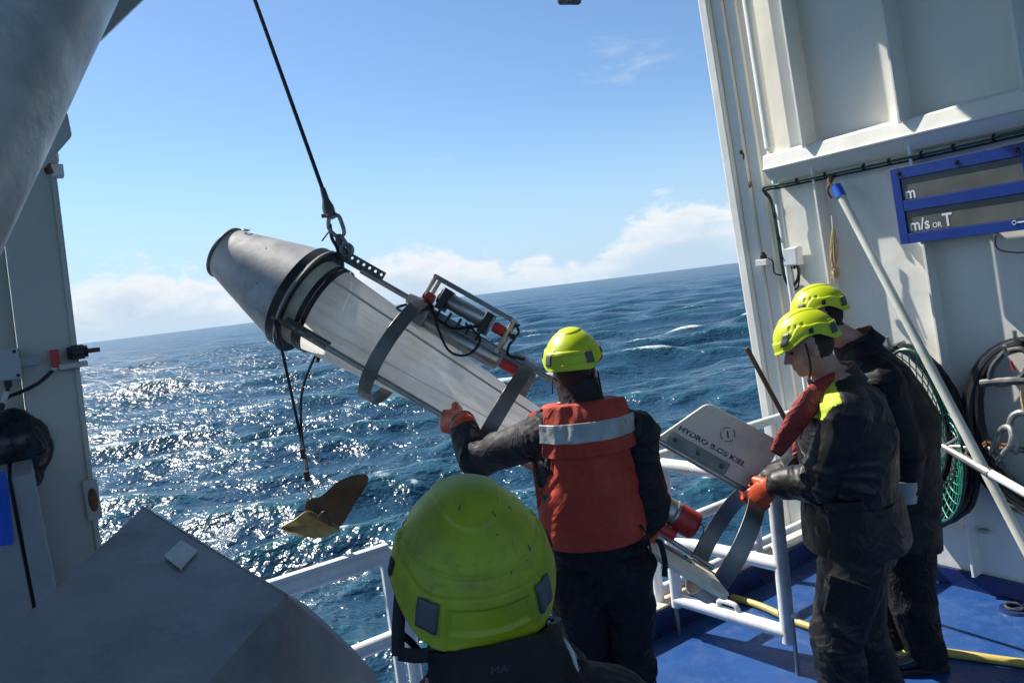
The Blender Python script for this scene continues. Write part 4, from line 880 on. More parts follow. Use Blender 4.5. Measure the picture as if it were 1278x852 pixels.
sp(MB().torus(Vector((xa+0.05, -0.02, RR-0.055)), LY, LZ, 0.045, 0.006, 24, 8), 'clamp_ring', 'steel_dark', hB)
sp(MB().box(Vector((xa+0.03, -0.02, RR-0.055)), (0.03, 0.05, 0.052), (LX, LY, LZ)), 'end_block', 'steel', bevel=0.005)
c_ = housing(Vector((xb+0.04, -0.03, RR-0.045)), Vector((xb+0.125, -0.03, RR-0.045)), 0.028, 'red_pl', 'connector')
sp(MB().tube([Vector((xb+0.125, -0.03, RR-0.045)), Vector((xb+0.20, -0.025, RR-0.03))], 0.010, 8), 'plug', 'blue_pl', c_)
for pts, r in (([(xa+0.02, -0.06, RR+0.04), (xa+0.09, -0.085, RR-0.01), (xa+0.2, -0.09, RR-0.02), (xa+0.26, -0.08, RR+0.02), (xa+0.30, -0.06, RR+0.05)], .007),
               ([(xa+0.05, -0.07, RR+0.03), (xa+0.15, -0.10, RR-0.06), (xa+0.25, -0.11, RR-0.12), (xa+0.33, -0.10, RR-0.09), (xa+0.34, -0.08, RR-0.0), (xa+0.24, -0.07, RR+0.03)], .006),
               ([(xa-0.06, -0.04, RR-0.03), (xa-0.09, -0.05, RR-0.07), (xa-0.03, -0.07, RR-0.06), (xa+0.06, -0.075, RR+0.01)], .006),
               ([(xb-0.01, -0.03, RR+0.08), (xb+0.04, -0.03, RR+0.09), (xb+0.035, -0.02, RR+0.04), (xb+0.06, -0.04, RR-0.0), (xb+0.13, -0.03, RR+0.02), (xb+0.20, -0.02, RR+0.02)], .007),
               ([(xb+0.0, 0.0, RR+0.15), (xb+0.04, 0.0, RR+0.12), (xb+0.03, -0.04, RR+0.08), (xb+0.0, -0.05, RR+0.11), (xb+0.03, -0.02, RR+0.15)], .007)):
    sp(MB().tube(smooth_path([Vector(p) for p in pts], 8), r, 8), 'signal_cable', 'blackgloss')
for k in range(5): sp(MB().box(Vector((xa+0.10+0.055*k, -0.062, RR+0.012)), (0.006, 0.004, 0.028), (LX, LY, LZ)), 'cable_tie', 'black')
sp(MB().lathe(Vector((ax(108), 0, RR)), LX, [(0, 0), (0, 0.026), (0.05, 0.030), (0.07, 0.020), (0.07, 0)], 20), 'rod_coupling', 'net_canvas')
sp(MB().tube([Vector((ax(258), 0, RR+0.02)), Vector((ax(292), 0, RR+0.02))], 0.017, 10), 'clamp_sleeve', 'steel')
sp(MB().torus(Vector((ax(292), -0.02, RR-0.04)), LX, LZ, 0.020, 0.004, 20, 6), 'split_ring', 'steel')
# cod end bucket
xe = ax(505)
cod = sp(MB().lathe((0, 0, 0), LX, [(xe, 0.0), (xe, 0.062), (xe+0.10, 0.062), (xe+0.10, 0.0)], 40), 'cod_end', 'steel')
sp(MB().lathe((0, 0, 0), LX, [(xe+0.101, 0), (xe+0.101, 0.066), (xe+0.19, 0.066), (xe+0.205, 0.055), (xe+0.205, 0.0)], 40), 'red_bucket', 'red_pl', cod)
for x in (xe+0.02, xe+0.085): sp(MB().torus(Vector((x, 0, 0)), LY, LZ, 0.064, 0.005, 36, 6), 'hose_clamp', 'steel', cod)
sp(MB().tube([Vector((xe-0.02, -0.05, -0.08)), Vector((xe+0.13, -0.05, -0.08))], 0.027, 20), 'side_bottle', 'red_pl', cod)
sp(MB().tube(smooth_path([Vector((xe+0.20, -0.02, 0.03)), Vector((xe+0.235, -0.02, 0.01)), Vector((xe+0.24, -0.03, -0.06)), Vector((xe+0.245, -0.03, -0.16))]), 0.003, 6), 'cord', 'wood', cod)
# tail fins
def fin(th_, pts, thick, name='tail_fin', thd=None):
    Rp = sloc(0, th_, 1)*RR; Rz = sloc(0, th_ if thd is None else thd, 1); Ty = LX.cross(Rz); pl = []
    n = len(pts)
    for i in range(n):                       # round the corners
        p0, p1, p2 = Vector(pts[i-1]).to_3d(), Vector(pts[i]).to_3d(), Vector(pts[(i+1) % n]).to_3d(); r = 0.035 if i not in (0, n-1) else 0.012
        a = p1+(p0-p1).normalized()*r; b = p1+(p2-p1).normalized()*r
        for t in (0, .25, .5, .75, 1): pl.append(a.lerp(p1, t).lerp(p1.lerp(b, t), t))
    P = [Rp+LX*p.x+Rz*(p.y-RR)-Ty*(thick/2) for p in pl]
    return MB().prism(P, Ty*thick), Rz, Ty, Rp-Rz*RR
k1 = RR/66.0
fx = [(ax(464), RR+0.012), (ax(497), RR+0.27), (ax(596), RR+0.275), (ax(604), RR+0.20), (ax(590), RR+0.012)]
vl_ = CAM-PT; NEARDIR = math.atan2(-vl_.dot(YA), vl_.dot(ZA))+D2R(9)
for nm in ('top', 'near'):
    mb, Rz, Ty, F0 = fin(RT[nm], fx, 0.022, thd=(None if nm == 'top' else NEARDIR))
    f_ = sp(mb, 'tail_fin', 'fin', smooth=True, bevel=0.004, sharp=30)
    for sgn in (-1, 1):
        pm = MB().box(F0+LX*(ax(512)+0.02)+Rz*(RR+0.045)+Ty*(0.0145*sgn), (0.150, 0.028, 0.003), (LX, Rz, Ty)); pl_ = sp(pm, 'clamp_plate', 'hoopsteel', f_, smooth=False, bevel=0.001)
        for k in (-1, 0, 1): sp(MB().lathe(F0+LX*(ax(512)+0.02+0.12*k)+Rz*(RR+0.045)+Ty*(0.0175*sgn), Ty*sgn, [(0, 0.012), (0.006, 0.011), (0.009, 0.0)], 14), 'bolt_head', 'steel_dark', f_)
    sp(MB().box(F0+LX*((ax(464)+ax(600))/2)+Rz*(RR+0.002), ((ax(600)-ax(464))/2, 0.012, 0.012), (LX, Rz, Ty)), 'base_channel', 'hoopsteel', f_, smooth=False, bevel=0.001)
    if nm == 'top':
        d_ = -1 if (XA*Ty.x+YA*Ty.y+ZA*Ty.z).dot(CAM-PN) < 0 else 1
        o_ = LX*(ax(481))+Rz*(RR+0.092)+Ty*(0.0122*d_)
        tm = MB(); add_text(tm, 'HYDRO BIOS KIEL', 0.032, o_, LX, Rz, 1.33, 0.035); sp(tm, 'print', 'print', f_, smooth=False)
        cc_ = LX*ax(538)+Rz*(RR+0.185)+Ty*(0.0122*d_)
        for a0 in (0.1, 1.7, 3.2, 4.8):
            ar = MB(); pts_ = [cc_+(LX*math.cos(a0+t)+Rz*math.sin(a0+t))*0.032 for t in np.linspace(0, 1.2, 8)]; ar.tube(pts_, 0.0018, 6); sp(ar, 'round_mark', 'steel_dark', f_)
        for t in (0.2, 0.9): sp(MB().tube([cc_+LX*0.012*math.cos(t)-Rz*0.014, cc_+LX*0.012*math.cos(t+2)+Rz*0.014], 0.0016, 6), 'round_mark', 'steel_dark', f_)
sp(MB().tube([Vector((ax(470), -0.02, -0.10)), Vector((ax(604), -0.02, -0.12))], 0.013, 10), 'tail_brace', 'steel')

# lifting wire
wb = sworld(sloc(ax(14), 0, RR+0.035))
w1 = at(428, 300, 3.65); w2 = at(413, 272, 3.66); w3 = at(404, 240, 3.67); w4 = at(318, 0, 3.85)
wd = (w4-w3).normalized(); wt = w3+wd*3.4
lw = thing('lifting_wire', 'dark steel lifting wire with socket and shackles above the sampler', 'wire', w2)
MB().tube([w3, w3.lerp(w4, .5), wt], 0.0105, 10).build('wire', 'rope', lw)
sd_ = (w2-w3).normalized()
MB().lathe(w3-sd_*0.02, sd_, [(0, 0.008), (0.0, 0.014), (0.06, 0.018), (0.10, 0.030), (0.135, 0.030), (0.15, 0.014), (0.15, 0)], 20).build('socket', 'steel_dark', lw)
MB().tube([w2-cr*0.045+cu*0.01, w2+cr*0.03+cu*0.015], 0.011, 10).build('shackle_pin', 'steel_dark', lw)
MB().tube(smooth_path([w2+cr*0.0, w2+cr*0.035+cu*0.012, w2+cr*0.055-cu*0.03, w2+cr*0.065-cu*0.075, w2+cr*0.04-cu*0.095, w2+cr*0.02-cu*0.085, w2-cr*0.01-cu*0.05, w2-cr*0.01+cu*0.0], 4), 0.0105, 10).build('shackle_bow', 'galvshackle', lw)
lnk = w2+cr*0.035-cu*0.085
MB().tube(smooth_path([lnk, lnk.lerp(wb, .5)-cr*0.012, wb], 4), 0.016, 10).build('link', 'steel_dark', lw)
MB().tube(smooth_path([lnk+cr*0.01, lnk.lerp(wb, .5)+cr*0.022, wb+cr*0.02], 4), 0.011, 10).build('link', 'galvshackle', lw)
MB().torus(wb+cu*0.02, cr, cu, 0.028, 0.010, 24, 10).build('ring', 'galvshackle', lw)
MB().tube(smooth_path([w2-cr*0.005-cu*0.03, w2+cr*0.005-cu*0.10, at(421, 310, 3.64), at(423, 326, 3.64)]), 0.009, 8).build('safety_strop', 'rope', lw)
MB().tube([w2-cr*0.0-cu*0.055, w2-cr*0.045-cu*0.115], 0.004, 6).build('split_pin', 'steel_dark', lw)
# depressor wing and bridles
j0 = at(387, 612, 3.580)
dw = thing('depressor_wing', 'bronze V-shaped depressor wing hanging on wires below the nose cone', 'depressor', j0)
ba = sworld(sloc(ax(2), RT['near'], 0.275)); bb = sworld(sloc(ax(24), RT['far'], 0.262))
kk = at(373, 535, 3.600)
MB().tube(smooth_path([ba, ba.lerp(kk, .5), kk, at(384, 592, 3.440)]), 0.0075, 8).build('bridle', 'rope', dw)
MB().tube(smooth_path([bb, at(379, 480, 3.550), kk+cr*0.012, at(385, 592, 3.440)]), 0.0065, 8).build('bridle', 'rope', dw)
for a_2, b_2, r_ in ((ba, ba.lerp(kk, .16), 0.013), (bb, bb.lerp(kk, .25), 0.011), (at(377, 560, 3.450), at(379, 572, 3.450), .012), (at(382, 588, 3.440), at(384, 600, 3.440), .014)): MB().tube([a_2, b_2], r_, 10).build('ferrule', 'black', dw)
MB().torus(j0+cu*0.005, cr, cu, 0.014, 0.005, 20, 8).build('ring', 'steel', dw); MB().torus(j0-cu*0.03, cf, cu, 0.016, 0.005, 20, 8).build('ring', 'steel', dw)
def plate(pix, name, m, parent, thick):
    P = smooth_path([at(*p) for p in pix], 4, closed=True); n_ = (P[4]-P[0]).cross(P[len(P)//2]-P[0]).normalized()
    c_ = sum(P, Vector())/len(P); mb = MB(); k = len(P); vs_ = P+[p+n_*thick for p in P]+[c_, c_+n_*thick]
    fs = [(i, (i+1) % k, k+(i+1) % k, k+i) for i in range(k)]+[((i+1) % k, i, 2*k) for i in range(k)]+[(k+i, k+(i+1) % k, 2*k+1) for i in range(k)]
    return mb.add(vs_, fs).build(name, m, parent, sharp=40)
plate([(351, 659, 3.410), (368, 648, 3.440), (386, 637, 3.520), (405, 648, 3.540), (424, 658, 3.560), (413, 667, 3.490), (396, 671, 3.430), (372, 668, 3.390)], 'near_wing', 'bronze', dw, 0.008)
plate([(383, 638, 3.540), (383, 624, 3.560), (398, 620, 3.600), (409, 612, 3.640), (420, 602, 3.680), (440, 593, 3.740), (457, 592, 3.780), (459, 601, 3.780), (450, 618, 3.740), (438, 636, 3.680), (424, 657, 3.590), (404, 648, 3.550)], 'far_wing', 'bronze_shade', dw, 0.008)
MB().tube([at(386, 640, 3.395), at(404, 650, 3.405), at(423, 660, 3.425)], 0.009, 8).build('spine', 'bronze_shade', dw)
MB().tube(smooth_path([at(398, 647, 3.380), at(404, 640, 3.360), at(410, 648, 3.370), at(412, 656, 3.370)]), 0.010, 8).build('keel_bolt', 'black', dw)
#PART4
# ================================================================== PEOPLE
def remesh(mb, voxel, smooth_it=4, name='body'):
    me = mb.mesh('tmp'); o = bpy.data.objects.new('tmp', me); COL.objects.link(o)
    r = o.modifiers.new('r', 'REMESH'); r.mode = 'VOXEL'; r.voxel_size = voxel; r.adaptivity = 0
    if smooth_it: s_ = o.modifiers.new('s', 'SMOOTH'); s_.factor = 0.5; s_.iterations = smooth_it
    dg = bpy.context.evaluated_depsgraph_get(); out = bpy.data.meshes.new_from_object(o.evaluated_get(dg))
    bpy.data.objects.remove(o); bpy.data.meshes.remove(me); out.name = name
    return out
def link_mesh(me, name, parent, mats):
    o = bpy.data.objects.new(name, me); COL.objects.link(o); o.parent = parent
    off = Vector(parent['_o']); me.transform(Matrix.Translation(-off)); me.materials.clear()
    for m in mats: me.materials.append(MT[m])
    me.polygons.foreach_set('use_smooth', [True]*len(me.polygons))
    return o
def lerp(a, b, t): return Vector(a).lerp(Vector(b), t)

def person_body(root, J, mats, voxel=0.0075, wr=0.010, bulk=1.0, seed=0, paint=None, face=True):
    """one continuous clothed figure grown from its joints; mats = upper, lower"""
    mb = MB(); side = J['side'].normalized()
    f0 = ZX.cross(side).normalized() if 'fwd' not in J else J['fwd']
    up = (J['nck']-J['pel']).normalized()
    b = bulk; tr_ = J.get('deep', 1.0)
    # trunk
    mid = [J['pel']-up*0.10, J['pel'], J['wst'], J['chs'], lerp(J['chs'], J['nck'], .55), lerp(J['chs'], J['nck'], .85)]
    mb.etube(mid, [0.150*b, 0.182*b, 0.176*b, 0.195*b, 0.190*b, 0.13*b], [0.115*b*tr_, 0.140*b*tr_, 0.135*b*tr_, 0.145*b*tr_, 0.125*b*tr_, 0.095*b], side, 28)
    for s_ in ('L', 'R'):
        sh, el, wr_, hp, kn, an = (J[k+s_] for k in ('sh', 'el', 'wr', 'hp', 'kn', 'an'))
        mb.etube([lerp(J['chs'], J['nck'], .72), lerp(sh, lerp(J['chs'], J['nck'], .72), .35), sh], [0.10*b, 0.092*b, 0.082*b], [0.10*b, 0.090*b, 0.082*b], up, 18)
        mb.etube([sh, lerp(sh, el, .35), lerp(sh, el, .8), el, lerp(el, wr_, .25), lerp(el, wr_, .6), lerp(el, wr_, .84)], [0.084*b, 0.079*b, 0.070*b, 0.069*b, 0.068*b, 0.058*b, 0.053*b], [0.084*b, 0.079*b, 0.070*b, 0.069*b, 0.068*b, 0.058*b, 0.053*b], side, 18)
        mb.etube([lerp(hp, J['pel'], .25), hp, lerp(hp, kn, .4), lerp(hp, kn, .85), kn, lerp(kn, an, .3), lerp(kn, an, .8), an], [0.118*b, 0.122*b, 0.108*b, 0.090*b, 0.088*b, 0.088*b, 0.080*b, 0.080*b], [0.118*b, 0.124*b, 0.112*b, 0.092*b, 0.090*b, 0.092*b, 0.080*b, 0.080*b], side, 20)
        mb.etube([an, an-ZX*0.05], [0.05, 0.05], [0.05, 0.05], side, 14)
    # neck and head
    H, hf, hu = J['hd'], J['hf'].normalized(), J['hu'].normalized(); hs = hf.cross(hu).normalized()
    mb.etube([lerp(J['chs'], J['nck'], .8), J['nck'], H-hu*0.06-hf*0.015], [0.075, 0.064, 0.060], [0.075, 0.064, 0.062], side, 20)
    mb.ell(H+hu*0.020-hf*0.008, hs*0.077, hf*0.098, hu*0.105, 28, 18)
    mb.ell(H-hu*0.045+hf*0.022, hs*0.062, hf*0.068, hu*0.075, 24, 14)
    mb.ell(H-hu*0.092+hf*0.062, hs*0.027, hf*0.024, hu*0.021, 16, 10)          # chin
    mb.etube([H+hu*0.012+hf*0.088, H-hu*0.018+hf*0.103, H-hu*0.030+hf*0.112], [0.010, 0.013, 0.014], [0.010, 0.012, 0.011], hs, 12)   # nose
    mb.ell(H-hu*0.033+hf*0.098, hs*0.018, hf*0.013, hu*0.010, 12, 8)
    mb.ell(H+hu*0.024+hf*0.080, hs*0.058, hf*0.016, hu*0.012, 18, 8)            # brow
    mb.ell(H-hu*0.060+hf*0.085, hs*0.024, hf*0.011, hu*0.008, 14, 8)            # lips
    mb.ell(H-hu*0.071+hf*0.082, hs*0.022, hf*0.011, hu*0.008, 14, 8)
    for s_ in (-1, 1):
        mb.ell(H-hu*0.012+hs*0.076*s_-hf*0.008, hs*0.010, hf*0.019-hu*0.004, hu*0.032, 14, 10)
        mb.ell(H-hu*0.022+hs*0.040*s_+hf*0.060, hs*0.024, hf*0.024, hu*0.022, 14, 10)   # cheek
    me = remesh(mb, voxel, 3)
    # wrinkle the cloth: folds run across each limb, strongest at the joints
    n = len(me.vertices); co = np.empty(n*3); me.vertices.foreach_get('co', co); co = co.reshape(-1, 3); no = np.empty(n*3); me.vertices.foreach_get('normal', no); no = no.reshape(-1, 3)
    bones = [(J['pel']-up*0.1, J['wst'], 'low'), (J['wst'], J['nck'], 'up'), (J['nck'], H, 'head'), (H-hf*0.03, H+hf*0.05, 'head')]
    for s_ in ('L', 'R'):
        bones += [(lerp(J['chs'], J['nck'], .7), J['sh'+s_], 'up'), (J['sh'+s_], J['el'+s_], 'up'), (J['el'+s_], J['wr'+s_], 'up'), (J['hp'+s_], J['kn'+s_], 'low'), (J['kn'+s_], J['an'+s_]-ZX*0.06, 'low')]
    dist = []; tt = []
    for a, c, _ in bones:
        a_ = np.array(a); d = np.array(c)-a_; t = np.clip(((co-a_)@d)/(d@d), 0, 1); dist.append(np.linalg.norm(co-(a_+t[:, None]*d), axis=1)); tt.append(t)
    dist = np.array(dist); tt = np.array(tt); bi = np.argmin(dist-np.array([0.06 if x[2] == 'head' else 0.0 for x in bones])[:, None]*0.3, axis=0); tb = tt[bi, np.arange(n)]
    reg = np.array([{'up': 0, 'low': 1, 'head': 2}[bones[k][2]] for k in bi])
    hd_ = np.array(H); nck = np.array(J['nck']); hu_ = np.array(hu); hf_ = np.array(hf)
    headish = (np.linalg.norm(co-(hd_-hu_*0.02), axis=1) < 0.135) | (reg == 2)
    above = (co-nck)@hu_ > 0.012
    isH = headish & above
    reg = np.where(isH, 2, np.where(reg == 2, 0, reg))
    newco = co.copy(); sd = Vector((seed*3.1, seed*1.7, 0))
    for i in range(n):
        if reg[i] == 2: continue
        a, c, _ = bones[bi[i]]; d = (c-a).normalized(); p = Vector(co[i]); al = p.dot(d)
        twist = noise.noise(p*3.0+sd)*0.9
        q = (p-d*al)*5.0 + d*(al*10.0+twist*3.0)+sd
        v = 1-abs(noise.noise(q))*2.0; v2 = noise.noise(p*7+sd)
        v3 = 1-abs(noise.noise((p-d*al)*11.0+d*(al*24.0+twist*6)+sd*2))*2.0
        js = (0.45+0.85*abs(2*tb[i]-1)**1.5)*(0.6+1.1*max(-0.3, noise.noise(p*4.3+sd*3)))
        newco[i] = co[i]+no[i]*(wr*(0.62*(v if v < 0 else v**1.6*1.3)*js+0.5*v2+0.30*v3*js))
    me.vertices.foreach_set('co', newco.ravel()); me.update()
    mats_l = [mats[0], mats[1], 'skin', 'hair']+(paint[0] if paint else [])
    o = link_mesh(me, 'body', root, mats_l)
    off = np.array(Vector(root['_o'])); mi = np.zeros(len(me.polygons), dtype=np.int32); pv = np.empty(len(me.polygons)*3); me.polygons.foreach_get('center', pv); pv = pv.reshape(-1, 3)+off
    lv = np.array([p.vertices[0] for p in me.polygons]); pr = reg[lv]; mi[pr == 1] = 1; mi[pr == 2] = 2
    rel = pv-hd_; hairm = (pr == 2) & ((rel@hu_ > 0.055) | ((rel@hf_ < -0.02) & (rel@hu_ > -0.055)))
    mi[hairm] = 3
    if paint: paint[1](pv, pr, mi)
    me.polygons.foreach_set('material_index', mi); me.update()
    if face:
        for s_ in (-1, 1): MB().ell(H+hu*0.004+hs*0.033*s_+hf*0.079, hs*0.012, hf*0.009, hu*0.006, 12, 8).build('eye', 'eye', root)
    return o

def helmet(root, c, fwd, up, shell='lime', strap=True, sc=1.0, NA=168, NP=84, vents=False):
    f = fwd.normalized(); u = (up-f*up.dot(f)).normalized(); r = f.cross(u).normalized()
    A, B, C = 0.114*sc, 0.140*sc, 0.134*sc
    def ss(a, b, x): t = min(1, max(0, (x-a)/(b-a))); return t*t*(3-2*t)
    def phimax(a):        # a = azimuth from front, degrees -180..180
        b = abs(a)
        if b < 45: return 101-ss(15, 45, b)*3
        if b < 100: return 98-ss(45, 92, b)*14
        return 84+ss(100, 140, b)*20
    def surf(a, ph, lift=0.0, detail=True):
        b = abs(a); h = 0.0
        if detail:
            # crown panel, ending in a V at the back
            p1 = 43+8*math.cos(D2R(a))-10*ss(120, 180, b)*0
            pv_ = 24+(13*ss(70, 0, 180-b)) if b > 90 else 24+14*ss(90, 20, b)
            h += 0.0035*(1-ss(pv_-1.6, pv_+1.6, ph))
            # lower band all round, stepping up behind the temple
            pl = 70 + (9 if b < 55 else 9-20*ss(55, 80, b)+ 6*ss(80, 105, b) + 8*ss(110, 140, b))
            h += 0.0050*ss(pl-1.3, pl+1.3, ph)
            # rear window pressed into the band
            w = ss(27, 25, 180-b)*ss(79, 81, ph)*ss(95, 93, ph); h -= 0.0045*w
            wu = ss(40, 37, 180-b)*ss(66, 68.5, ph); h += 0.0028*wu*ss(26, 29, 180-b)
            # side vents
            for va in (60, 74, 88):
                h -= 0.004*ss(3.2, 2.0, abs(b-va))*ss(5.5, 3.5, abs(ph-58))
        if vents:
            for va in (138, 150, 162, 174, 186, 198, 210):
                aa = a % 360; h -= 0.0016*ss(1.8, 1.2, abs(aa-va-(ph-52)*0.5))*ss(4.0, 3.2, abs(ph-52))
            h += 0.0016*ss(1.2, 0.5, abs(ph-60-3*math.cos(D2R(a)*2)))*(1 if b > 95 else 0)
        rad = 1.0; ph_, a_ = D2R(ph), D2R(a)
        e = 0.92; sp_ = math.sin(ph_) if ph < 90 else 1.0-0.25*(1-math.sin(ph_))
        x = A*sp_*math.sin(a_); y = B*sp_*math.cos(a_); z = C*(math.cos(ph_) if ph < 90 else -math.sin(D2R(ph-90))*1.0)
        # slight egg shape: narrower in front
        x *= 1-0.06*math.cos(a_)
        n_ = Vector((x/A**2, y/B**2, z/C**2)).normalized(); p = Vector((x, y, z))+n_*(h+lift)
        # brim flare
        fl = ss(phimax(a)-7, phimax(a), ph)*0.006*(1 if b < 40 else 0.4); p += Vector((x, y, 0)).normalized()*fl
        return c + r*p.x + f*p.y + u*p.z
    mb = MB()
    rs = []
    for i in range(NP+1):
        t = i/NP; rs.append([surf(360*j/NA-180, max(0.4, t*phimax(360*j/NA-180))) for j in range(NA)])
    mb.rings(rs, caps=False); mb.f.append(tuple(range(NA)))
    sh = mb.build('helmet', shell, root, sharp=60); sm = sh.modifiers.new('thickness', 'SOLIDIFY'); sm.thickness = 0.005; sm.offset = -1
    def patch(a0, a1, p0, p1, skew, name='reflector', m='patch', n=6):
        q = MB(); 
        for i in range(n+1):
            for j in range(n+1):
                ph = p0+(p1-p0)*i/n; a = a0+(a1-a0)*j/n + skew*(1-i/n); q.v.append(surf(a, ph, 0.0022, True))
        for i in range(n):
            for j in range(n): k = i*(n+1)+j; q.f.append((k, k+1, k+n+2, k+n+1))
        o = q.build(name, m, sh, local=False) if False else q.build(name, m, root, sharp=60); so_ = o.modifiers.new('t', 'SOLIDIFY'); so_.thickness = 0.0015; so_.offset = 1
    for s_ in (-1, 1):
        patch(s_*131, s_*147, 76, 94, s_*3)          # rear
        patch(s_*34, s_*50, 66, 88, s_*10)           # temple
        patch(s_*92, s_*100, 70, 80, s_*2, 'clip', 'strap')
    # liner rim
    lr = [surf(360*j/60-180, phimax(360*j/60-180)-2, -0.008, False) for j in range(60)]
    MB().tube(lr, 0.007, 8, closed=True).build('liner', 'black', root)
    return lambda a, ph, l=0: surf(a, ph, l, True)

def glove(root, w, d, n, thumb, m='orange_rub', curls=(0.9, 0.9, 0.6), cuff=0.07, scale=1.08, spread=0.06, cuffdir=None, thumb_curl=0.7):
    """w wrist, d wrist->knuckles, n side to which the fingers close, thumb = +1/-1 side"""
    d = d.normalized(); n = (n-d*n.dot(d)).normalized(); s = d.cross(n).normalized()*thumb; k = scale; mb = MB()
    kn = w+d*0.092*k
    mb.etube([w+d*0.012, w+d*0.045*k, kn-d*0.004], [0.030*k, 0.039*k, 0.040*k], [0.021*k, 0.019*k, 0.015*k], s, 20)
    cd_ = (cuffdir.normalized() if cuffdir is not None else -d)
    mb.etube([w+d*0.015, w+cd_*cuff*0.5, w+cd_*cuff], [0.032*k, 0.040*k, 0.047*k], [0.028*k, 0.038*k, 0.046*k], s, 20)
    rot = lambda v, a: v*math.cos(a)+n*math.sin(a) if v == d else v
    for i, (o_, L) in enumerate(((0.030, 0.076), (0.0105, 0.086), (-0.0095, 0.080), (-0.0285, 0.062))):
        p = kn+s*(o_*k)-d*0.010*k; a = 0.12; pts = [p]; rad = [0.0118*k]
        for q, (fr_, c) in enumerate(zip((0.46, 0.30, 0.24), curls)):
            a += c*(1+0.05*i); dd = (d*math.cos(a)+n*math.sin(a)+s*(spread*(1.5-i)*(1 if q == 0 else .3))).normalized(); p = p+dd*(L*fr_*k); pts.append(p); rad.append((0.0115, 0.0108, 0.0098)[q]*k)
        mb.etube(pts, rad, rad, s, 12)
    p = w+d*0.028*k+s*0.026*k+n*0.006; t1 = (d*0.62+s*0.70+n*0.35).normalized(); p1 = p+t1*0.040*k; t2 = (d*0.75+s*(0.45-thumb_curl*0.6)+n*(0.3+thumb_curl)).normalized(); p2 = p1+t2*0.032*k; p3 = p2+(t2+n*0.3-s*0.2).normalized()*0.024*k
    mb.etube([p, p1, p2, p3], [0.0165*k, 0.0135*k, 0.0120*k, 0.0105*k], [0.0165*k, 0.0135*k, 0.0120*k, 0.0105*k], s, 12)
    me = remesh(mb, 0.0036, 3, 'glove'); return link_mesh(me, 'glove', root, [m])
def boot(root, an, fdir):
    f = Vector((fdir.x, fdir.y, 0)).normalized(); s = f.cross(ZX); b0_ = Vector((an.x, an.y, 0))
    mb = MB(); mb.etube([b0_+ZX*0.26, b0_+ZX*0.15, b0_+ZX*0.085], [0.058, 0.055, 0.054], [0.064, 0.062, 0.066], s, 20)
    mb.etube([b0_-f*0.05+ZX*0.055, b0_+f*0.04+ZX*0.07, b0_+f*0.12+ZX*0.052, b0_+f*0.18+ZX*0.046], [0.040, 0.044, 0.050, 0.044], [0.044, 0.058, 0.044, 0.034], s, 20)
    me = remesh(mb, 0.006, 2, 'boot'); bo = link_mesh(me, 'boot', root, ['blackgloss'])
    sole = [b0_+f*x+s*y for x, y in ((-.095, 0), (-.085, .032), (-.03, .040), (.06, .040), (.14, .052), (.20, .042), (.228, .0), (.20, -.042), (.14, -.052), (.06, -.040), (-.03, -.040), (-.085, -.032))]
    MB().prism([p+ZX*0.004 for p in smooth_path(sole, 3, True)], ZX*0.026).build('sole', 'black', root)
    for k in range(5):
        x = 0.03+0.022*k; z = 0.135-0.014*k
        MB().tube([b0_+f*x+s*0.026+ZX*z, b0_+f*(x+0.008)+ZX*(z+0.012), b0_+f*x-s*0.026+ZX*z], 0.004, 6).build('lace', 'limecloth' if k % 2 else 'strap', root)
def collar(root, nck, axis, hf, r, h, m, tilt=0.0, name='collar', thick=0.012, open_front=False):
    axis = axis.normalized(); x = hf-axis*hf.dot(axis); x.normalize(); y = axis.cross(x); mb = MB(); rs = []
    n = 48
    for (t, rr, dz) in ((0, r*1.28, -0.035), (0, r*1.16, 0.0), (0, r*1.04, h*0.6), (0, r*1.02, h), (0, r*0.92, h), (0, r*0.94, h*0.5), (0, r*1.1, -0.03)):
        ring = []
        for k in range(n):
            a = 2*math.pi*k/n; w = 1+0.05*noise.noise(Vector((math.cos(a)*2, math.sin(a)*2, dz*20+r*50))); back = 0.5-0.5*math.cos(a)
            ring.append(nck + (x*math.cos(a)*1.05+y*math.sin(a))*(rr*w) + axis*(dz+0.012*noise.noise(Vector((math.cos(a)*1.6, math.sin(a)*1.6, 3.3+r*9)))+tilt*back))
        rs.append(ring)
    mb.rings(rs, caps=False); return mb.build(name, m, root, sharp=60)

def legs(J, pel, side, fwd, kneeL=None, kneeR=None, anL=None, anR=None):
    J['hpL'] = pel-side*0.095-ZX*0.06; J['hpR'] = pel+side*0.095-ZX*0.06
    for s_, kk_, aa in (('L', kneeL, anL), ('R', kneeR, anR)):
        h = J['hp'+s_]; J['kn'+s_] = kk_ if kk_ is not None else Vector((h.x, h.y, 0.50))+fwd*0.03
        k = J['kn'+s_]; J['an'+s_] = aa if aa is not None else Vector((k.x, k.y, 0.10))-fwd*0.03

def skirt(root, cen, up, side, ra, rb, h, m, name='jacket_hem', seed=0):
    up = up.normalized(); side = (side-up*side.dot(up)).normalized(); f = up.cross(side); mb = MB(); rs = []
    for t, k in ((1.0, 0.93), (0.7, 0.985), (0.35, 1.02), (0.0, 1.035), (-0.02, 1.0), (0.3, 0.95), (0.9, 0.90)):
        ring = []
        for j in range(56):
            a = 2*math.pi*j/56; w = 1+0.045*noise.noise(Vector((math.cos(a)*2.4, math.sin(a)*2.4, t*0.9+seed)))+0.02*noise.noise(Vector((math.cos(a)*6, math.sin(a)*6, t*1.5+seed)))
            ring.append(cen+up*(h*t+0.012*noise.noise(Vector((math.cos(a)*1.5, math.sin(a)*1.5, seed+4.0))))+(side*(ra*math.cos(a))+f*(rb*math.sin(a)))*(k*w))
        rs.append(ring)
    mb.rings(rs, caps=False); return mb.build(name, m, root, sharp=60)
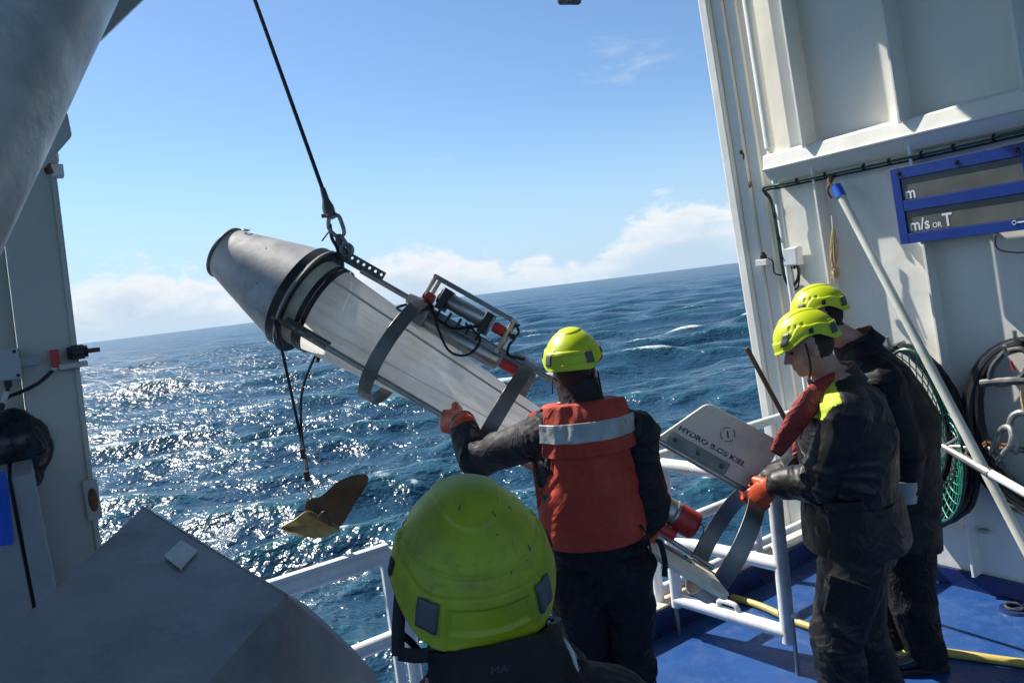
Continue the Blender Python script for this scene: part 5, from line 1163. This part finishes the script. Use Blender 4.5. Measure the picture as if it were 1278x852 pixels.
def pocket(root, cen, out, up, w, h, m):
    out = out.normalized(); s = up.cross(out).normalized(); u = out.cross(s)
    MB().box(cen, (w, 0.012, h), (s, out, u)).build('pocket', m, root, True, 0.008)
    MB().box(cen+u*(h*0.75)+out*0.010, (w*1.05, 0.006, h*0.28), (s, out, u)).build('pocket_flap', m, root, True, 0.004)
# ---------------- crewman in the orange vest (back to us, holding the sampler)
fA = Vector((-0.10, 0.995, 0)).normalized(); sA = fA.cross(ZX).normalized()
baseA = at(746, 700, 2.90); pelA = Vector((baseA.x, baseA.y, 1.02))
A_ = thing('person', 'person in orange life vest and lime helmet, back turned, gripping the sampler rod', 'person', Vector((pelA.x, pelA.y, 0)))
JA = dict(side=sA, fwd=fA, pel=pelA, wst=pelA+ZX*0.13+fA*0.01, chs=pelA+ZX*0.34+fA*0.015, nck=at(727, 508, 2.87), hd=at(717, 463, 2.87))
JA['hf'] = (Vector((0.22, 0.95, -0.08))).normalized(); JA['hu'] = (ZX-JA['hf']*JA['hf'].z).normalized()
JA['shL'] = at(683, 541, 2.87); JA['shR'] = at(795, 545, 2.87)
JA['elL'] = at(594, 574, 3.06); JA['elR'] = at(808, 632, 2.93)
best = min(range(100, 330), key=lambda s_: abs(639+FPX*((sworld(sloc(ax(s_), RT['near'], RR))-CAM).dot(cr))/((sworld(sloc(ax(s_), RT['near'], RR))-CAM).dot(cf))-557))
gripA = sworld(sloc(ax(best), RT['near'], RR)); JA['wrL'] = at(575, 522, 3.23); JA['wrR'] = at(800, 668, 3.16)
legs(JA, pelA, sA, fA)
person_body(A_, JA, ('jacket_grey', 'trouser'), wr=0.020, seed=1)
helmet(A_, JA['hd']+JA['hu']*0.040, JA['hf'], JA['hu'], sc=0.97)
for (a, b_2) in (((690, 470, 2.80), (689, 492, 2.80)), ((746, 463, 2.80), (751, 490, 2.82))): MB().tube([at(*a), at(*b_2)], 0.006, 8, side=fA, rb=0.003).build('chin_strap', 'strap', A_)
collar(A_, JA['nck']-ZX*0.01, (JA['hu']+fA*0.06-cr*0.10), fA, 0.082, 0.105, 'jacket_grey', 0.012)
collar(A_, JA['nck']-ZX*0.03-fA*0.005, (JA['hu']+fA*0.15), fA, 0.104, 0.055, 'jacket_grey', 0.0, 'hood_roll')
gd = (gripA-JA['wrL'])
rodd = XA
glove(A_, JA['wrL'], (gripA+(-ZA*0.02)-JA['wrL']).normalized()+cr*0.0, (cf*0.9-cu*0.25), -1, 'orange_rub', (1.15, 1.05, 0.7), 0.045, 1.32, cuffdir=(JA['elL']-JA['wrL']))
glove(A_, JA['wrR'], (cf*0.7-cu*0.2-cr*0.3), -cr*0.6-cu*0.4, -1, 'orange_rub', (0.9, 0.9, 0.6), 0.05, 1.0)
for s_ in ('L', 'R'): boot(A_, JA['an'+s_], fA)
# life vest: lower panel, upper yoke, reflective strip, straps
def torso_pt(cen, ang, ra, rb): return cen + sA*(ra*math.sin(ang)) - fA*(rb*math.cos(ang))     # ang 0 = middle of the back
def panel(zs, name, m, thick, amax_fn, n=40, bulge=0.0, parent=A_, sub=None):
    mb = MB(); M = len(zs); outer = []; 
    for z, ra, rb, amax, dx in zs:
        cen = Vector((pelA.x, pelA.y, 0))+ZX*z+fA*0.012+sA*dx
        for j in range(n+1):
            a = D2R(-amax+2*amax*j/n); w = 0.010*noise.noise(Vector((j*0.25, z*9, 2.0)))+0.006*noise.noise(Vector((j*0.5, z*26, 5.0)))
            outer.append((cen, a, ra+w, rb+w))
    W = n+1
    O = [torso_pt(*o) for o in outer]; I = [torso_pt(o[0], o[1], o[2]-thick, o[3]-thick) for o in outer]
    mb.v = O+I; k = len(O)
    for i in range(M-1):
        for j in range(n):
            q = i*W+j; mb.f.append((q, q+1, q+W+1, q+W)); mb.f.append((k+q+1, k+q, k+q+W, k+q+W+1))
    for j in range(n): mb.f.append((j+1, j, k+j, k+j+1)); q = (M-1)*W+j; mb.f.append((q, q+1, k+q+1, k+q))
    for i in range(M-1): q = i*W; mb.f.append((q, q+W, k+q+W, k+q)); q = i*W+n; mb.f.append((q+W, q, k+q, k+q+W))
    return mb.build(name, m, parent, sharp=50, bevel=0.010)
zb0 = onZ  # noqa
vz = lambda px, py: at(px, py, 2.75).z
zlo, zyo, zto = vz(745, 686), vz(735, 562), vz(728, 507)
dz_ = (zyo-zlo)
body_panel = panel([(zlo, 0.205, 0.182, 158, 0.0), (zlo+dz_*0.10, 0.212, 0.192, 158, 0), (zlo+dz_*0.35, 0.206, 0.190, 150, 0), (zlo+dz_*0.6, 0.198, 0.190, 90, 0), (zlo+dz_*0.8, 0.195, 0.190, 56, 0), (zlo+dz_*1.0, 0.195, 0.190, 50, 0), (zlo+dz_*1.1, 0.19, 0.182, 48, 0)], 'vest_back', 'vest', 0.045, None)
def yoke(z0, z1, out, name, m, thick, amaxs):
    L_ = []
    for i in range(9):
        t = i/8; z = z0+(z1-z0)*t; g = (z-zyo)/(zto-zyo); rb = 0.212-0.055*max(0, g)**2.2; am = amaxs[0]+(amaxs[1]-amaxs[0])*t
        L_.append((z, 0.205+out, rb+out, am, 0.0))
    return panel(L_, name, m, thick, None)
yoke(zyo-0.005, zto+0.015, 0.012, 'vest_yoke', 'vest', 0.05, (58, 46))
zs0, zs1 = vz(735, 545), vz(735, 522)
yoke(zs0, zs1, 0.0165, 'reflective_strip', 'reflect', 0.004, (57.6, 54.5))
for s_ in (-1, 1):   # shoulder pieces to the chest
    ps = []
    for t in np.linspace(0, 1, 9):
        a = math.pi*(t)*0.95; ps.append(Vector((JA['nck'].x, JA['nck'].y, 0))+ZX*(zto-0.045+0.035*math.sin(a))+sA*(0.105*s_)-fA*(0.115*math.cos(a)))
    MB().tube(ps, [0.050]*9, 14, side=sA, rb=[0.016]*9).build('vest_shoulder', 'vest', A_)
    fp = [Vector((pelA.x, pelA.y, 0))+ZX*z+sA*(0.105*s_)+fA*d for z, d in ((zto-0.05, 0.15), (zyo, 0.19), (zlo+dz_*.5, 0.20), (zlo, 0.185))]
    MB().tube(smooth_path(fp, 4), [0.085]*13, 16, side=sA, rb=[0.030]*13).build('vest_front', 'vest', A_)
for s_ in (-1, 1): MB().tube(smooth_path([torso_pt(pelA+ZX*0.03, D2R(75*s_), .24, .2), torso_pt(pelA+ZX*0.0, D2R(82*s_), .255, .21), torso_pt(pelA-ZX*0.07, D2R(80*s_), .262, .22), torso_pt(pelA-ZX*0.13, D2R(84*s_), .255, .21)], 5), 0.011, 8, side=sA, rb=0.004).build('side_strap', 'strap', A_)
MB().tube(smooth_path([at(800, 655, 2.78), at(808, 668, 2.78), at(812, 690, 2.78), at(806, 700, 2.78)], 5), 0.010, 8, rb=0.004).build('loose_strap', 'strap', A_)

# ---------------- crewman with red collar (side on, holding the tail hoop)
fB = Vector((-0.97, 0.26, 0)).normalized(); sB = fB.cross(ZX).normalized()      # right side is away from us
B_b = at(1066, 650, 3.20); pelB = Vector((B_b.x, B_b.y, B_b.z))
B_ = thing('person', 'person in black oilskins with red vest collar and orange glove holding the tail hoop', 'person', Vector((pelB.x, pelB.y, 0)))
JB = dict(deep=1.22, side=sB, fwd=fB, pel=pelB, wst=at(1060, 600, 3.18), chs=at(1056, 545, 3.17), nck=at(1040, 474, 3.16), hd=at(1010, 433, 3.14))
JB['hf'] = (-cr*0.86+cf*0.22-cu*0.34).normalized(); hu = cu*0.93-cr*0.22+cf*0.0; JB['hu'] = (hu-JB['hf']*hu.dot(JB['hf'])).normalized()
JB['shL'] = at(1058, 512, 3.00); JB['shR'] = at(1040, 502, 3.34)
JB['elL'] = at(1023, 604, 3.07); JB['wrL'] = at(966, 603, 3.20)
JB['elR'] = at(990, 590, 3.48); JB['wrR'] = at(945, 600, 3.52)
legs(JB, pelB, sB, fB, at(1044, 800, 3.12), at(1076, 795, 3.30))
JB['anL'] = Vector((JB['knL'].x+0.02, JB['knL'].y, 0.10)); JB['anR'] = Vector((JB['knR'].x+0.08, JB['knR'].y, 0.10))
def paintB(pv, pr, mi):
    # lime yoke panel on the near shoulder
    sh = np.array(JB['shL']); nk = np.array(JB['nck']); d = sh-nk; L_ = np.linalg.norm(d); d = d/L_
    t = (pv-nk)@d; f_ = (pv-nk)@np.array(fB); zt = (pv-nk)@np.array(ZX); 
    mi[(pr == 0) & (t > 0.05) & (t < 0.24) & (f_ > 0.015) & (zt > -0.125) & (zt < 0.03)] = 4
person_body(B_, JB, ('oilskin', 'oilskin'), voxel=0.0062, wr=0.017, bulk=1.15, seed=5, paint=(['limecloth'], paintB))
helmet(B_, JB['hd']+JB['hu']*0.040, JB['hf'], JB['hu'], sc=0.95)
hsB = JB['hf'].cross(JB['hu'])
MB().tube(smooth_path([JB['hd']-hsB*0.090+JB['hu']*0.03+JB['hf']*0.02, JB['hd']-hsB*0.080-JB['hu']*0.03+JB['hf']*0.025, JB['hd']-hsB*0.055-JB['hu']*0.085+JB['hf']*0.035, JB['hd']-JB['hu']*0.112+JB['hf']*0.045, JB['hd']+hsB*0.06-JB['hu']*0.08+JB['hf']*0.035]), 0.007, 8, rb=0.003).build('chin_strap', 'strap', B_)
axB = (JB['hd']-JB['nck']).normalized()
collar(B_, JB['nck']-axB*0.015, (axB+ZX).normalized(), fB, 0.095, 0.050, 'oilskin', 0.015)
# inflatable red collar: round the neck and down both sides of the chest
for s_, pts in ((-1, [(1066, 468, 3.12), (1046, 475, 3.07), (1025, 488, 3.05), (1005, 509, 3.05), (988, 534, 3.07), (968, 566, 3.10)]), (1, [(1066, 470, 3.20), (1046, 484, 3.32), (1022, 510, 3.36), (1005, 545, 3.36), (996, 570, 3.35)])):
    P = smooth_path([at(*p) for p in pts], 6); k = len(P); w = [0.016+0.034*math.sin(math.pi*(0.08+0.87*(i/(k-1))**1.15))**0.7 for i in range(k)]
    MB().tube(P, w, 16, side=(ZX+fB*0.5), rb=[x*0.42 for x in w]).build('vest_collar', 'redvest', B_)
hoop_top = sworld(sloc(ax(602), 0.05, 0.285))
glove(B_, JB['wrL'], (at(934, 630, 3.27)-JB['wrL']), (cf*0.7-cu*0.35+cr*0.15), -1, 'orange_rub', (0.62, 0.85, 0.6), 0.075, 1.36, cuffdir=(JB['elL']-JB['wrL']))
glove(B_, JB['wrR'], (-cr*0.8-cu*0.5), (-cu*0.5+cr*0.3), 1, 'orange_rub', (0.8, 0.8, 0.6), 0.05, 1.0)
for s_ in ('L', 'R'): boot(B_, JB['an'+s_], fB)

upB = (JB['nck']-JB['pel']).normalized()
skirt(B_, JB['pel']-upB*0.085, upB, sB, 0.232, 0.212, 0.20, 'oilskin', seed=2.0)
thB = (JB['knL']-JB['hpL']).normalized(); outB = (-sB*0.92+fB*0.25)
pocket(B_, lerp(JB['hpL'], JB['knL'], .45)+outB*0.128, outB, -thB, 0.075, 0.085, 'oilskin')
pocket(B_, lerp(JB['pel'], JB['wst'], .5)-sB*0.205+fB*0.06, outB, upB, 0.07, 0.065, 'oilskin')
MB().tube(smooth_path([JB['shL']+fB*0.02+upB*0.05-sB*0.02, lerp(JB['chs'], JB['shL'], .6)+fB*0.15, JB['chs']+fB*0.19-sB*0.05, JB['wst']+fB*0.185-sB*0.05, JB['pel']+fB*0.20-sB*0.05], 5), 0.009, 8, rb=0.005).build('zip', 'strap', B_)
# ---------------- crewman behind him, hunched, in black
fC = Vector((-0.98, 0.15, 0)).normalized(); sC = fC.cross(ZX).normalized()
pelC = at(1118, 655, 3.60)
C_ = thing('person', 'hunched person in black clothes standing behind the crewman with the red collar', 'person', Vector((pelC.x, pelC.y, 0)))
JC = dict(deep=1.18, side=sC, fwd=fC, pel=pelC, wst=at(1121, 605, 3.60), chs=at(1117, 528, 3.60), nck=at(1068, 430, 3.60), hd=at(1025, 397, 3.60))
JC['hf'] = (-cr*0.90+cf*0.25-cu*0.28).normalized(); hu = cu*0.95-cr*0.12; JC['hu'] = (hu-JC['hf']*hu.dot(JC['hf'])).normalized()
JC['shL'] = at(1100, 476, 3.43); JC['shR'] = at(1072, 470, 3.80)
JC['elL'] = at(1131, 563, 3.42); JC['wrL'] = at(1128, 618, 3.44); JC['elR'] = at(1040, 560, 3.9); JC['wrR'] = at(985, 580, 3.85)
ankC = onZ(1158, 836, 0.0); ankC.z = 0.10
legs(JC, pelC, sC, fC, at(1138, 752, 3.50), None, ankC)
person_body(C_, JC, ('jacket', 'trouser'), voxel=0.0075, wr=0.013, bulk=1.12, seed=9)
helmet(C_, JC['hd']+JC['hu']*0.040, JC['hf'], JC['hu'], sc=0.95)
axC = (JC['hd']-JC['nck']).normalized()
collar(C_, JC['nck']-axC*0.01, (axC+ZX*0.8).normalized(), fC, 0.095, 0.050, 'jacket', 0.01)
MB().tube(smooth_path([at(1072, 436, 3.50), at(1082, 430, 3.52), at(1090, 420, 3.56), at(1088, 412, 3.62)]), 0.014, 8, rb=0.006).build('vest_collar', 'redvest', C_)
upC = (JC['wst']-JC['pel']).normalized()
skirt(C_, JC['pel']-upC*0.08, upC, sC, 0.220, 0.195, 0.18, 'jacket', seed=7.0)
glove(C_, JC['wrL'], (-cu*0.9-cr*0.15), -cr, -1, 'red_pl', (0.6, 0.7, 0.5), 0.03, 0.95)
MB().tube([at(1129, 598, 3.42), at(1129, 625, 3.43)], [0.062, 0.052], 16).build('cuff_band', 'reflect', C_)
glove(C_, JC['wrR'], -cr, -cu, 1, 'orange_rub', (0.7, 0.7, 0.5), 0.04, 1.0)
for s_ in ('L', 'R'): boot(C_, JC['an'+s_], fC)

# ---------------- nearest crewman, only the helmet and shoulders in view
fD = (cf*0.96-cr*0.24); fD.z = 0; fD.normalize(); sD = fD.cross(ZX).normalized()
cD = at(588, 708, 1.05)                              # helmet centre
hfD = (cf*0.92-cr*0.24+cu*0.24).normalized(); huD = cu*0.94-cf*0.28-cr*0.04; huD = (huD-hfD*huD.dot(hfD)).normalized()
D_ = thing('person', 'person in the foreground with a scuffed lime helmet and black jacket, seen from behind', 'person', Vector((cD.x, cD.y, 0)))
hdD = cD-huD*0.040
JD = dict(side=sD, fwd=fD, hd=hdD, hf=hfD, hu=huD, nck=at(626, 838, 1.00))
JD['pel'] = Vector((JD['nck'].x, JD['nck'].y, 0.95))-fD*0.02; JD['wst'] = JD['pel']+ZX*0.12; JD['chs'] = Vector((JD['nck'].x, JD['nck'].y, 1.27))-fD*0.02
JD['shL'] = JD['nck']-sD*0.150-ZX*0.125; JD['shR'] = JD['nck']+sD*0.145-ZX*0.125
for s_, q in (('L', -1), ('R', 1)):
    JD['el'+s_] = JD['sh'+s_]-ZX*0.30+sD*0.05*q; JD['wr'+s_] = JD['el'+s_]+fD*0.20-ZX*0.10-sD*0.06*q
legs(JD, JD['pel'], sD, fD)
person_body(D_, JD, ('jacket', 'trouser'), voxel=0.0065, wr=0.008, bulk=1.0, seed=13)
surfD = helmet(D_, cD, hfD, huD, 'limeold', sc=0.955, NA=300, NP=130, vents=True)
axD = (hdD-JD['nck']).normalized()
collar(D_, JD['nck']-ZX*0.015, (axD*0.4+ZX).normalized(), fD, 0.092, 0.058, 'jacket', 0.02)
# chin strap at his left, white jacket cord at the right
hsD = hfD.cross(huD)
MB().tube(smooth_path([at(503, 706, 1.02), at(500, 740, 1.01), at(497, 785, 1.00), at(497, 818, 0.99)], 5), 0.009, 8, side=cr, rb=0.003).build('chin_strap', 'strap', D_)
MB().tube(smooth_path([at(497, 815, 0.99), at(520, 818, 0.985), at(545, 815, 0.98), at(570, 812, 0.97)], 5), 0.010, 8, side=cu, rb=0.003).build('chin_strap', 'strap', D_)
MB().tube(smooth_path([at(500, 790, 1.0), at(512, 800, 1.02), at(525, 815, 1.04)], 4), 0.005, 8).build('chin_strap', 'strap', D_)
MB().tube(smooth_path([at(683, 775, 0.99), at(700, 795, 0.98), at(714, 815, 0.97), at(722, 850, 0.965)], 5), 0.0032, 6).build('cord', 'tape', D_)
tt_ = MB(); add_text(tt_, 'MA', 0.0125, at(612, 841, 0.875), (cr*0.97+cu*0.16), cu, 1.2, 0.0); tt_.build('collar_letters', 'dimprint', D_, False)
for k in range(7):     # scuffs on the shell
    a = 180+rnd.uniform(-60, 40); a = a-360 if a > 180 else a; ph = rnd.uniform(20, 66)
    MB().tube([surfD(a, ph, 0.0002), surfD(a+rnd.uniform(-2, 2), ph+rnd.uniform(1, 4), 0.0002)], 0.0011, 6, rb=0.0007).build('scuff', 'patch', D_)
for s_ in ('L', 'R'):
    glove(D_, JD['wr'+s_], fD-ZX*0.3, -ZX, 1 if s_ == 'R' else -1); boot(D_, JD['an'+s_], fD)

for o in bpy.data.objects:
    if '_o' in o: del o['_o']
